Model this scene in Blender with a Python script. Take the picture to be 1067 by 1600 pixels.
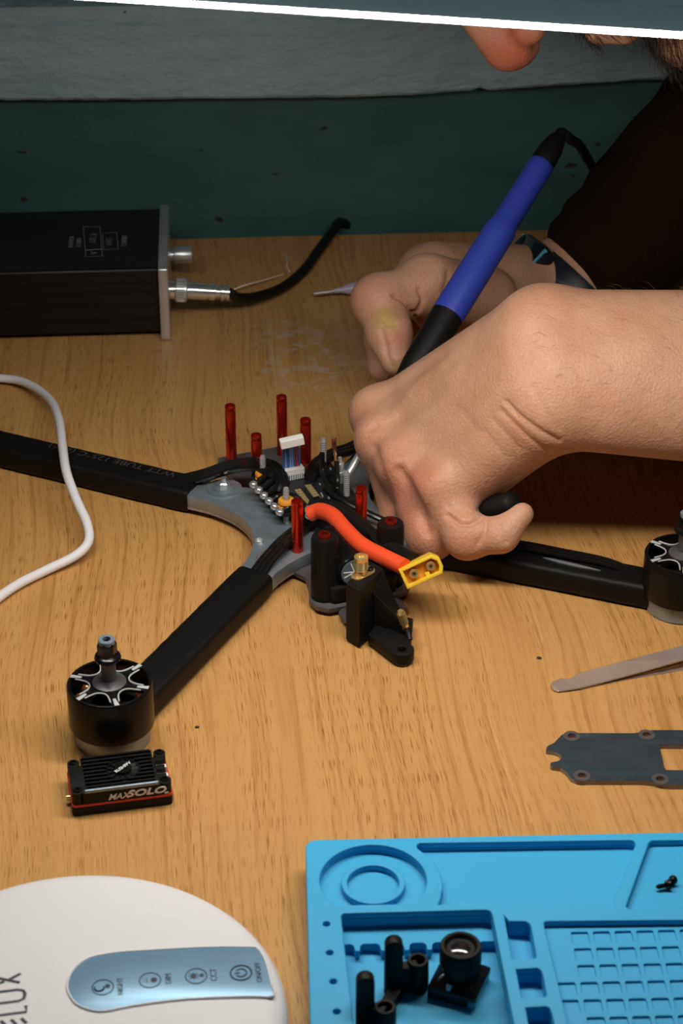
import bpy, bmesh, math, random
import numpy as np
from mathutils import Vector, Matrix

for o in list(bpy.data.objects):
    bpy.data.objects.remove(o)
SC = bpy.context.scene
COL = SC.collection
random.seed(7)
rng = np.random.default_rng(7)
MM = 0.001

# ------------------------------------------------------------------ camera
FPX, CAMH, PITCH = 3300.0, 0.52, math.radians(31.0)
cam_d = bpy.data.cameras.new('camera')
cam_d.sensor_fit = 'VERTICAL'; cam_d.sensor_height = 36.0; cam_d.sensor_width = 24.0
cam_d.lens = FPX / 1600.0 * 36.0
cam_d.clip_start = 0.02; cam_d.clip_end = 50
cam_d.dof.use_dof = True; cam_d.dof.focus_distance = 0.93; cam_d.dof.aperture_fstop = 22.0
cam = bpy.data.objects.new('camera', cam_d); COL.objects.link(cam)
cam.location = (0, 0, CAMH); cam.rotation_euler = (math.pi / 2 - PITCH, 0, 0)
SC.camera = cam

# ------------------------------------------------------------------ world, exposure
w = bpy.data.worlds.new('world'); SC.world = w; w.use_nodes = True
w.node_tree.nodes['Background'].inputs[0].default_value = (0.50, 0.78, 0.92, 1)
w.node_tree.nodes['Background'].inputs[1].default_value = 0.025
vs = SC.view_settings
vs.view_transform = 'Standard'; vs.look = 'None'; vs.gamma = 1.0; vs.use_curve_mapping = False
vs.exposure = -0.22
LAMP_STRENGTH = 50.0

# ------------------------------------------------------------------ pixel <-> place helpers
CP, SP = math.cos(PITCH), math.sin(PITCH)
FWD, UPV, RGT = Vector((0, CP, -SP)), Vector((0, SP, CP)), Vector((1, 0, 0))
CAMP = Vector((0, 0, CAMH))
def ray(px, py):
    return FWD + RGT * ((px - 533.5) / FPX) + UPV * ((800.0 - py) / FPX)
def at(px, py, z=0.0):
    d = ray(px, py); return CAMP + d * ((z - CAMH) / d.z)
def atY(px, py, Y):
    d = ray(px, py); return CAMP + d * (Y / d.y)
def proj(P):                                   # (n,3) array -> pixel coordinates
    P = np.asarray(P, float)
    dep = P[:, 1] * CP - (P[:, 2] - CAMH) * SP
    u = P[:, 0] / dep * FPX + 533.5
    v = 800 - (P[:, 1] * SP + (P[:, 2] - CAMH) * CP) / dep * FPX
    return u, v

# ------------------------------------------------------------------ materials
MATS = {}
def _n(nt, t, **kw):
    n = nt.nodes.new(t)
    for k, v in kw.items(): setattr(n, k, v)
    return n
def mk(name, col, rough=0.5, metal=0.0, var=0.12, scale=120.0, bump=0.0, bscale=600.0, coat=0.0,
       emit=0.0, alpha=1.0, trans=0.0, sss=0.0, stretch=None, spec=0.5, ior=1.45):
    m = bpy.data.materials.new(name); m.use_nodes = True
    nt = m.node_tree; b = nt.nodes['Principled BSDF']; L = nt.links.new
    tc = _n(nt, 'ShaderNodeTexCoord'); mp = _n(nt, 'ShaderNodeMapping')
    L(tc.outputs['Object'], mp.inputs['Vector'])
    if stretch: mp.inputs['Scale'].default_value = stretch
    nz = _n(nt, 'ShaderNodeTexNoise'); nz.inputs['Scale'].default_value = scale; nz.inputs['Detail'].default_value = 5
    L(mp.outputs[0], nz.inputs['Vector'])
    mx = _n(nt, 'ShaderNodeMix', data_type='RGBA')
    c = Vector(col[:3])
    mx.inputs[6].default_value = (*(c * (1 - var)), 1); mx.inputs[7].default_value = (*[min(1, x) for x in c * (1 + var)], 1)
    L(nz.outputs[0], mx.inputs[0]); L(mx.outputs[2], b.inputs['Base Color'])
    b.inputs['Roughness'].default_value = rough; b.inputs['Metallic'].default_value = metal
    b.inputs['Coat Weight'].default_value = coat; b.inputs['Coat Roughness'].default_value = 0.15
    b.inputs['Specular IOR Level'].default_value = spec; b.inputs['IOR'].default_value = ior
    b.inputs['Alpha'].default_value = alpha
    b.inputs['Transmission Weight'].default_value = trans
    if emit:
        b.inputs['Emission Color'].default_value = (*col[:3], 1); b.inputs['Emission Strength'].default_value = emit
    if sss:
        b.inputs['Subsurface Weight'].default_value = sss; b.inputs['Subsurface Radius'].default_value = (1, .35, .2)
        b.inputs['Subsurface Scale'].default_value = 0.003
    if bump:
        n2 = _n(nt, 'ShaderNodeTexNoise'); n2.inputs['Scale'].default_value = bscale; n2.inputs['Detail'].default_value = 4
        L(mp.outputs[0], n2.inputs['Vector'])
        bp = _n(nt, 'ShaderNodeBump'); bp.inputs['Strength'].default_value = bump; bp.inputs['Distance'].default_value = 0.001
        L(n2.outputs[0], bp.inputs['Height']); L(bp.outputs[0], b.inputs['Normal'])
    MATS[name] = m
    return m

mk('black_plastic', (.008, .0072, .0065), .5, bump=.15, spec=.22)
mk('black_matte', (.007, .006, .0055), .7, bump=.3, bscale=900, spec=.2)
mk('black_gloss', (.007, .006, .006), .22, spec=.4)
mk('black_rubber', (.007, .0065, .006), .5, bump=.1, spec=.3)
mk('heat_shrink', (.006, .0055, .005), .5, bump=.25, bscale=260, spec=.22)
mk('black_anodised', (.010, .009, .0085), .42, metal=.4, var=.2, scale=300, stretch=(1, 40, 1))
mk('sleeve_print', (.05, .045, .04), .6)
mk('case_print', (.15, .18, .19), .5)
mk('silver_plate', (.62, .64, .66), .34, metal=.8, bump=.06)
mk('chrome', (.78, .79, .79), .18, metal=.85)
mk('steel', (.58, .60, .61), .3, metal=.6, var=.15)
mk('alu_frame', (.30, .36, .40), .42, metal=.65, var=.35, scale=150, bump=.15, bscale=300)
mk('carbon_edge', (.30, .26, .24), .7, var=.35, scale=700)
mk('carbon_top', (.035, .055, .068), .36, metal=.2, var=.45, scale=110, bump=.1, coat=.2)
mk('carbon_grey', (.13, .12, .125), .42, metal=.45, var=.35, scale=180)
mk('red_alu', (.62, .038, .015), .24, metal=.85, var=.2)
mk('red_wire', (.88, .085, .022), .45, var=.06)
mk('xt_yellow', (.85, .55, .03), .4, var=.06)
mk('xt_inner', (.75, .30, .02), .45, var=.06)
mk('gold', (.86, .60, .24), .24, metal=.75)
mk('gold_pad', (.62, .47, .22), .4, metal=.6)
mk('copper', (.75, .33, .16), .3, metal=.9)
mk('solder', (.76, .77, .78), .22, metal=.8)
mk('pcb', (.012, .013, .013), .35, var=.3, scale=500)
mk('white_nylon', (.78, .76, .72), .45, var=.04)
mk('ribbon_blue', (.06, .12, .32), .45)
mk('ribbon_light', (.20, .32, .60), .45)
mk('ribbon_red', (.5, .03, .03), .45)
mk('orange_gum', (.80, .32, .03), .5)
mk('blue_silicone', (.035, .40, .70), .55, var=.05, scale=1200, bump=.06, bscale=2500)
mk('blue_handle', (.035, .060, .42), .42, var=.08, bump=.08)
mk('lamp_white', (.80, .79, .80), .42, var=.02)
mk('lamp_shell_painted_glow', (.42, .66, .70), .4, var=.05, emit=.10)  # faint emission painted in, standing for room light on the housing
mk('lamp_panel', (.20, .36, .50), .35, metal=.35, var=.22, scale=60, stretch=(1.5, 30, 1))
mk('lamp_glow', (1.0, .95, .88), .5, emit=LAMP_STRENGTH, var=0)
mk('white_cable', (.82, .80, .82), .4, var=.02)
mk('ink_dark', (.018, .025, .04), .5)
mk('ink_white', (.85, .86, .88), .5)
mk('red_stripe', (.62, .04, .02), .4)
mk('syringe_clear', (.62, .55, .66), .2, trans=.35, var=.05)
mk('syringe_pale', (.62, .70, .55), .3, var=.05)
mk('watch_strap', (.012, .014, .020), .38, bump=.05)
mk('watch_glass', (.008, .012, .016), .1, coat=.5)
mk('watch_glint', (.10, .45, .62), .3, var=.02)
mk('cap_top', (.22, .28, .34), .35, metal=.5, var=.2, scale=300)
mk('lens_glass', (.012, .010, .012), .05, coat=1)
mk('tweezer_steel', (.60, .50, .44), .2, metal=.65, var=.2, scale=90)
mk('bell_black', (.006, .0055, .005), .3, spec=.25)
mk('nylon_grey', (.15, .20, .25), .4)
mk('solder_wire', (.75, .66, .50), .4)
mk('pcb_edge', (.20, .52, .55), .4)
mk('hair_dark', (.016, .010, .006), .6)
mk('hair_arm', (.16, .07, .03), .6)
mk('shirt', (.016, .008, .0035), .95, bump=.3, bscale=1200, spec=.05)  # near-black brown; on the left sleeve it doubles as painted shade
mk('floor_grey', (.12, .11, .10), .7)
mk('table_leg', (.05, .05, .05), .5)
mk('crumb', (.05, .03, .02), .8)
mk('wire_black', (.007, .0065, .006), .28, spec=.55)
mk('polished', (.72, .72, .72), .3, metal=.35, var=.03)
mk('winding', (.55, .22, .09), .3, metal=.8)

# ------------------------------------------------------------------ mesh builder
def V3(p): return Vector((p[0], p[1], p[2]))
def frame(origin, xdir, zdir=(0, 0, 1)):
    x = V3(xdir).normalized(); z = V3(zdir); z = (z - x * z.dot(x)).normalized(); y = z.cross(x)
    M = Matrix((x, y, z)).transposed().to_4x4(); M.translation = V3(origin); return M
def catmull(pts, n=8, closed=False):
    P = [V3(p) for p in pts]; out = []
    m = len(P); rngi = range(m if closed else m - 1)
    for i in rngi:
        p0 = P[(i - 1) % m] if (closed or i > 0) else P[0] * 2 - P[1]
        p1, p2 = P[i], P[(i + 1) % m]
        p3 = P[(i + 2) % m] if (closed or i + 2 < m) else P[-1] * 2 - P[-2]
        for k in range(n):
            t = k / n
            out.append(0.5 * ((2 * p1) + (p2 - p0) * t + (2 * p0 - 5 * p1 + 4 * p2 - p3) * t * t + (3 * p1 - p0 - 3 * p2 + p3) * t ** 3))
    if not closed: out.append(P[-1])
    return out

class MB:
    def __init__(s, M=None): s.v = []; s.f = []; s.M = M
    def _add(s, vs, fs, M=None):
        o = len(s.v)
        for p in vs:
            p = V3(p)
            if M is not None: p = M @ p
            if s.M is not None: p = s.M @ p
            s.v.append(p)
        s.f += [tuple(i + o for i in f) for f in fs]
        return s
    def box(s, lo, hi, M=None):
        x0, y0, z0 = lo; x1, y1, z1 = hi
        vs = [(x0, y0, z0), (x1, y0, z0), (x1, y1, z0), (x0, y1, z0), (x0, y0, z1), (x1, y0, z1), (x1, y1, z1), (x0, y1, z1)]
        return s._add(vs, [(3, 2, 1, 0), (4, 5, 6, 7), (0, 1, 5, 4), (1, 2, 6, 5), (2, 3, 7, 6), (3, 0, 4, 7)], M)
    def rings(s, rings, cap=True, M=None, closed=False):
        n = len(rings[0]); vs = [p for r in rings for p in r]; fs = []
        m = len(rings)
        for i in range(m if closed else m - 1):
            j = (i + 1) % m
            for k in range(n):
                l = (k + 1) % n
                fs.append((i * n + k, i * n + l, j * n + l, j * n + k))
        if cap and not closed:
            fs.append(tuple(range(n - 1, -1, -1))); fs.append(tuple((m - 1) * n + k for k in range(n)))
        return s._add(vs, fs, M)
    def lathe(s, prof, M=None, seg=32):            # prof: [(r, z)...] about local z
        rs = [[(r * math.cos(2 * math.pi * k / seg), r * math.sin(2 * math.pi * k / seg), z) for k in range(seg)] for r, z in prof]
        return s.rings(rs, True, M)
    def axis(s, p0, p1, prof, seg=24):             # lathe along p0->p1; prof (r, distance along)
        p0, p1 = V3(p0), V3(p1); z = (p1 - p0).normalized()
        x = Vector((1, 0, 0)) if abs(z.x) < .9 else Vector((0, 1, 0))
        return s.lathe(prof, frame(p0, x - z * x.dot(z), z), seg)
    def cyl(s, p0, p1, r0, r1=None, seg=20):
        L = (V3(p1) - V3(p0)).length
        return s.axis(p0, p1, [(r0, 0), (r1 if r1 is not None else r0, L)], seg)
    def tube(s, pts, r, seg=10, closed=False, sy=1.0, up=None):
        pts = [V3(p) for p in pts]; n = len(pts)
        rad = r if isinstance(r, (list, tuple)) else [r] * n
        t0 = (pts[1] - pts[0]).normalized()
        u = V3(up) if up else (Vector((0, 0, 1)) if abs(t0.z) < .9 else Vector((1, 0, 0)))
        rs = []
        for i, p in enumerate(pts):
            if closed: t = (pts[(i + 1) % n] - pts[i - 1]).normalized()
            else: t = (pts[min(i + 1, n - 1)] - pts[max(i - 1, 0)]).normalized()
            u = (V3(up) if up else u); u = (u - t * u.dot(t)).normalized(); v = t.cross(u)
            rs.append([p + (u * math.sin(a) * sy + v * math.cos(a)) * rad[i] for a in [2 * math.pi * k / seg for k in range(seg)]])
        return s.rings(rs, True, None, closed)
    def prism(s, poly, z0, z1, M=None):
        n = len(poly)
        return s.rings([[(p[0], p[1], z0) for p in poly], [(p[0], p[1], z1) for p in poly]], True, M)
    def sphere(s, c, r, M=None, seg=14, rings=8, sq=(1, 1, 1)):
        pr = []
        for i in range(rings + 1):
            a = -math.pi / 2 + math.pi * i / rings
            pr.append([(c[0] + sq[0] * r * max(math.cos(a), .02) * math.cos(2 * math.pi * k / seg), c[1] + sq[1] * r * max(math.cos(a), .02) * math.sin(2 * math.pi * k / seg), c[2] + sq[2] * r * math.sin(a)) for k in range(seg)])
        return s.rings(pr, True, M)
    def plate(s, polys, z0, z1, bev=0.0, M=None):   # outline + holes, filled by even-odd, extruded
        cu = bpy.data.curves.new('tmp', 'CURVE'); cu.dimensions = '2D'; cu.fill_mode = 'BOTH'
        h = (z1 - z0) / 2 - bev
        cu.extrude = h; cu.bevel_depth = bev; cu.bevel_resolution = 1; cu.offset = -bev
        for poly in polys:
            sp = cu.splines.new('POLY'); sp.points.add(len(poly) - 1); sp.use_cyclic_u = True
            for q, p in zip(sp.points, poly): q.co = (p[0], p[1], 0, 1)
        s._curve(cu, Matrix.Translation((0, 0, (z0 + z1) / 2)), M)
        return s
    def text(s, body, size, M, ext=0.0001, sx=1.0, align='CENTER', off=0.0):
        cu = bpy.data.curves.new('tmp', 'FONT'); cu.body = body; cu.size = size; cu.extrude = ext; cu.offset = off
        cu.align_x = align; cu.align_y = 'CENTER'; cu.resolution_u = 3
        s._curve(cu, Matrix.Diagonal((sx, 1, 1, 1)), M); return s
    def _curve(s, cu, A, M):
        o = bpy.data.objects.new('tmp', cu); COL.objects.link(o)
        dg = bpy.context.evaluated_depsgraph_get(); me = bpy.data.meshes.new_from_object(o.evaluated_get(dg))
        X = (M @ A) if M is not None else A
        s._add([X @ v.co for v in me.vertices], [tuple(p.vertices) for p in me.polygons])
        bpy.data.objects.remove(o); bpy.data.curves.remove(cu); bpy.data.meshes.remove(me)
    def build(s, name, mat, parent=None, smooth=True, bev=0.0, bseg=2, weld=True, **tags):
        me = bpy.data.meshes.new(name)
        # origin at the middle of the mesh's base
        A = np.array([tuple(v) for v in s.v]); lo, hi = A.min(0), A.max(0)
        org = Vector(((lo[0] + hi[0]) / 2, (lo[1] + hi[1]) / 2, lo[2]))
        me.from_pydata([v - org for v in s.v], [], s.f); me.update()
        bm = bmesh.new(); bm.from_mesh(me)
        if weld: bmesh.ops.remove_doubles(bm, verts=bm.verts, dist=1e-6)
        bmesh.ops.recalc_face_normals(bm, faces=bm.faces); bm.to_mesh(me); bm.free()
        o = bpy.data.objects.new(name, me); COL.objects.link(o)
        me.materials.append(MATS[mat] if isinstance(mat, str) else mat)
        if smooth:
            me.shade_smooth()
            me.set_sharp_from_angle(angle=math.radians(35))
        wl = org
        if parent is not None:
            o.parent = parent; o.location = wl - wloc(parent)
        else: o.location = wl
        if bev:
            b = o.modifiers.new('bevel', 'BEVEL'); b.width = bev; b.segments = bseg; b.limit_method = 'ANGLE'; b.angle_limit = math.radians(40)
        for k, v in tags.items(): o[k] = v
        return o
def wloc(o):
    l = o.location.copy()
    return l + wloc(o.parent) if o.parent else l
def thing(name, label, cat, loc=(0, 0, 0), group=None):
    o = bpy.data.objects.new(name, None); COL.objects.link(o); o.empty_display_size = .01
    o.location = loc; o['label'] = label; o['category'] = cat
    if group: o['group'] = group
    return o
def tag(o, label, cat, group=None):
    o['label'] = label; o['category'] = cat
    if group: o['group'] = group
    return o
def rrect(w, h, r, n=5, cx=0, cy=0):
    out = []
    for sx, sy, a in ((1, 1, 0), (-1, 1, 90), (-1, -1, 180), (1, -1, 270)):
        for k in range(n + 1):
            t = math.radians(a + 90 * k / n)
            out.append((cx + sx * (w / 2 - r) + r * math.cos(t), cy + sy * (h / 2 - r) + r * math.sin(t)))
    return out
def circ(cx, cy, r, n=32, a0=0):
    return [(cx + r * math.cos(a0 + 2 * math.pi * k / n), cy + r * math.sin(a0 + 2 * math.pi * k / n)) for k in range(n)]
def W2(pts, z): return [tuple(at(x, y, z))[:2] for x, y in pts]
# ------------------------------------------------------------------ setting: table, wall, sill
TA = math.radians(3.5)                          # the table and wall stand turned a little
TX, TY = Vector((math.cos(TA), math.sin(TA), 0)), Vector((-math.sin(TA), math.cos(TA), 0))
EDGE = at(580, 365, 0)                          # a point of the far table edge
TM = frame(EDGE, TX)                            # table frame: x along the edge, y away, z up

def wood():
    m = bpy.data.materials.new('beech_laminate'); m.use_nodes = True; nt = m.node_tree; L = nt.links.new
    b = nt.nodes['Principled BSDF']
    g = _n(nt, 'ShaderNodeNewGeometry'); rot = _n(nt, 'ShaderNodeMapping'); rot.inputs['Rotation'].default_value = (0, 0, -TA - math.radians(2.5))
    L(g.outputs['Position'], rot.inputs[0])
    # slow wander of the grain
    wob = _n(nt, 'ShaderNodeTexNoise'); wob.inputs['Scale'].default_value = 5; wob.inputs['Detail'].default_value = 1
    L(rot.outputs[0], wob.inputs[0])
    wsc = _n(nt, 'ShaderNodeVectorMath', operation='SCALE'); wsc.inputs[3].default_value = .03
    L(wob.outputs['Color'], wsc.inputs[0])
    wad = _n(nt, 'ShaderNodeVectorMath', operation='ADD'); L(rot.outputs[0], wad.inputs[0]); L(wsc.outputs[0], wad.inputs[1])
    def streak(sx, sy, det, rough=.55):
        mp = _n(nt, 'ShaderNodeMapping'); mp.inputs['Scale'].default_value = (sx, sy, 1); L(wad.outputs[0], mp.inputs[0])
        t = _n(nt, 'ShaderNodeTexNoise'); t.inputs['Scale'].default_value = 1; t.inputs['Detail'].default_value = det; t.inputs['Roughness'].default_value = rough
        L(mp.outputs[0], t.inputs[0]); return t
    def ramp(src, a, b_, c0=(0, 0, 0, 1), c1=(1, 1, 1, 1)):
        r = _n(nt, 'ShaderNodeValToRGB'); r.color_ramp.elements[0].position = a; r.color_ramp.elements[1].position = b_
        r.color_ramp.elements[0].color = c0; r.color_ramp.elements[1].color = c1; L(src, r.inputs[0]); return r
    def mixc(fac, a, b_, blend='MIX'):
        x = _n(nt, 'ShaderNodeMix', data_type='RGBA', blend_type=blend)
        for i, s in ((0, fac), (6, a), (7, b_)):
            if hasattr(s, 'links'): L(s, x.inputs[i])
            elif i == 0: x.inputs[0].default_value = s
            else: x.inputs[i].default_value = s
        return x.outputs[2]
    base = ramp(streak(70, 1.5, 3).outputs[0], .33, .68, (.53, .275, .088, 1), (.62, .340, .118, 1))
    fine = ramp(streak(420, 9, 3).outputs[0], .36, .64)
    c = mixc(fine.outputs[0], base.outputs[0], (.57, .295, .092, 1)); 
    # keep base variation: darken by fine streaks
    dark = ramp(streak(420, 8, 2).outputs[0], .50, .68, (1, 1, 1, 1), (.80, .74, .64, 1))
    c = mixc(1.0, c, dark.outputs[0], 'MULTIPLY')
    pores = ramp(streak(2300, 95, 1, .3).outputs[0], .58, .68, (1, 1, 1, 1), (.60, .50, .40, 1))
    pmask = ramp(streak(60, 3.5, 2).outputs[0], .36, .56, (.25, .25, .25, 1), (1, 1, 1, 1))
    c = mixc(pmask.outputs[0], c, mixc(1.0, c, pores.outputs[0], 'MULTIPLY'))
    # dried flux smears on the bench between the instrument and the airframe
    def blob(px, py, sx, sy):
        p = at(px, py); mp = _n(nt, 'ShaderNodeMapping', vector_type='TEXTURE'); mp.inputs['Location'].default_value = p; mp.inputs['Scale'].default_value = (sx, sy, 1)
        L(g.outputs['Position'], mp.inputs[0])
        gr = _n(nt, 'ShaderNodeTexGradient', gradient_type='SPHERICAL'); L(mp.outputs[0], gr.inputs[0]); return gr.outputs['Fac']
    sm = _n(nt, 'ShaderNodeTexNoise'); sm.inputs['Scale'].default_value = 90; sm.inputs['Detail'].default_value = 6; sm.inputs['Distortion'].default_value = 1.2
    L(g.outputs['Position'], sm.inputs[0]); smr = ramp(sm.outputs[0], .48, .70)
    for (px, py, sx, sy, k) in ((500, 545, .045, .055, .45), (425, 520, .03, .035, .25), (262, 540, .012, .03, .35), (520, 600, .06, .06, .25)):
        mul = _n(nt, 'ShaderNodeMath', operation='MULTIPLY'); L(blob(px, py, sx, sy), mul.inputs[0]); L(smr.outputs[0], mul.inputs[1])
        m2 = _n(nt, 'ShaderNodeMath', operation='MULTIPLY'); L(mul.outputs[0], m2.inputs[0]); m2.inputs[1].default_value = k * 1.8; m2.use_clamp = True
        c = mixc(m2.outputs[0], c, (.55, .46, .40, 1))
    L(c, b.inputs['Base Color'])
    b.inputs['Roughness'].default_value = .42; b.inputs['Specular IOR Level'].default_value = .35
    bp = _n(nt, 'ShaderNodeBump'); bp.inputs['Strength'].default_value = .12; bp.inputs['Distance'].default_value = .0006
    L(pores.outputs[0], bp.inputs['Height']); L(bp.outputs[0], b.inputs['Normal'])
    MATS['wood'] = m
wood()

def painted(name, col, stain, bump, scale, spots):
    m = bpy.data.materials.new(name); m.use_nodes = True; nt = m.node_tree; L = nt.links.new; b = nt.nodes['Principled BSDF']
    g = _n(nt, 'ShaderNodeNewGeometry')
    mp = _n(nt, 'ShaderNodeMapping'); mp.inputs['Scale'].default_value = (1, 1, 2.2); L(g.outputs['Position'], mp.inputs[0])
    n1 = _n(nt, 'ShaderNodeTexNoise'); n1.inputs['Scale'].default_value = scale; n1.inputs['Detail'].default_value = 8; n1.inputs['Roughness'].default_value = .62; L(mp.outputs[0], n1.inputs[0])
    r = _n(nt, 'ShaderNodeValToRGB'); r.color_ramp.elements[0].position = .35; r.color_ramp.elements[1].position = .72
    r.color_ramp.elements[0].color = (*col, 1); r.color_ramp.elements[1].color = (*stain, 1); L(n1.outputs[0], r.inputs[0])
    n2 = _n(nt, 'ShaderNodeTexNoise'); n2.inputs['Scale'].default_value = 75; n2.inputs['Detail'].default_value = 1; L(mp.outputs[0], n2.inputs[0])
    r2 = _n(nt, 'ShaderNodeValToRGB'); r2.color_ramp.elements[0].position = spots; r2.color_ramp.elements[1].position = spots + .03
    L(n2.outputs[0], r2.inputs[0])
    x = _n(nt, 'ShaderNodeMix', data_type='RGBA'); L(r2.outputs[0], x.inputs[0]); L(r.outputs[0], x.inputs[6]); x.inputs[7].default_value = (.03, .022, .015, 1)
    L(x.outputs[2], b.inputs['Base Color']); b.inputs['Roughness'].default_value = .5
    bp = _n(nt, 'ShaderNodeBump'); bp.inputs['Strength'].default_value = bump; bp.inputs['Distance'].default_value = .007
    n3 = _n(nt, 'ShaderNodeTexNoise'); n3.inputs['Scale'].default_value = scale * 3.2; n3.inputs['Detail'].default_value = 9; n3.inputs['Roughness'].default_value = .6; n3.inputs['Distortion'].default_value = .1
    mp3 = _n(nt, 'ShaderNodeMapping'); mp3.inputs['Scale'].default_value = (.8, 1, 1.8); L(g.outputs['Position'], mp3.inputs[0]); L(mp3.outputs[0], n3.inputs[0])
    L(n3.outputs[0], bp.inputs['Height']); L(bp.outputs[0], b.inputs['Normal'])
    MATS[name] = m
painted('wall_teal', (.040, .105, .100), (.055, .135, .135), .12, 14, .745)
painted('sill_paint', (.36, .49, .53), (.46, .58, .61), .8, 16, .80)

def struct(o): o['kind'] = 'structure'; return o
struct(MB(TM).box((-1.6, .014, -.74), (1.6, .10, 1.5)).build('wall_back', 'wall_teal', smooth=False))
struct(MB(TM).box((-1.6, -2.2, -.80), (1.6, .10, -.742)).build('floor', 'floor_grey', smooth=False))

# window sill: a thick, uneven painted board running above the bench
def sill():
    mb = MB(); N = 260
    pl = [(-900, 158), (0, 158), (150, 158), (330, 156), (530, 154), (640, 150), (715, 145), (735, 143), (745, 139), (752, 139), (762, 143), (790, 141), (850, 137), (1000, 127), (1900, 98)]
    p0, p1 = -1500, 2400
    fr = EDGE + TY * (-.012)
    def on_plane(px, py, off):                  # where the sight line meets the sill's front plane
        d = ray(px, py); q = fr + TY * off
        return CAMP + d * ((q - CAMP).dot(TY) / d.dot(TY))
    rows = []
    for i in range(N + 1):
        px = p0 + (p1 - p0) * i / N
        py = float(np.interp(px, [p[0] for p in pl], [p[1] for p in pl]))
        py += random.uniform(-.7, .7)
        B = on_plane(px, py, 0)
        T = on_plane(px, 30 - (px - 500) * .012, 0); nz = random.uniform(-.0004, .0004)
        h = T.z - B.z
        prof = [(.026, B.z + .001), (.002, B.z), (0 + nz, B.z + .002), (-.001 + nz, B.z + h * .35), (.0015 + nz, B.z + h * .7), (.001, B.z + h * .93), (.004, B.z + h), (.0045, B.z + h * 1.16), (.0105, B.z + h * 1.2), (.026, B.z + h * 1.22)]
        rows.append([Vector((B.x, B.y, 0)) + TY * a + Vector((0, 0, z)) for a, z in prof])
    mb.rings(rows)
    return mb
o = struct(sill().build('trim_1', 'sill_paint'))

# bench
RIGHT = .27
tb = thing('workbench', 'wooden workbench with a pale beech top holding all the parts', 'table', tuple(TM @ Vector((0, -.4, -.74))))
MB(TM).box((-.75, -.95, -.028), (RIGHT, 0, 0)).build('table_top', 'wood', tb, smooth=False, bev=.0012)
for sx in (-.70, RIGHT - .06):
    for sy in (-.90, -.06):
        MB(TM).box((sx, sy, -.742), (sx + .045, sy + .045, -.027)).build('leg', 'table_leg', tb, smooth=False)
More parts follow.
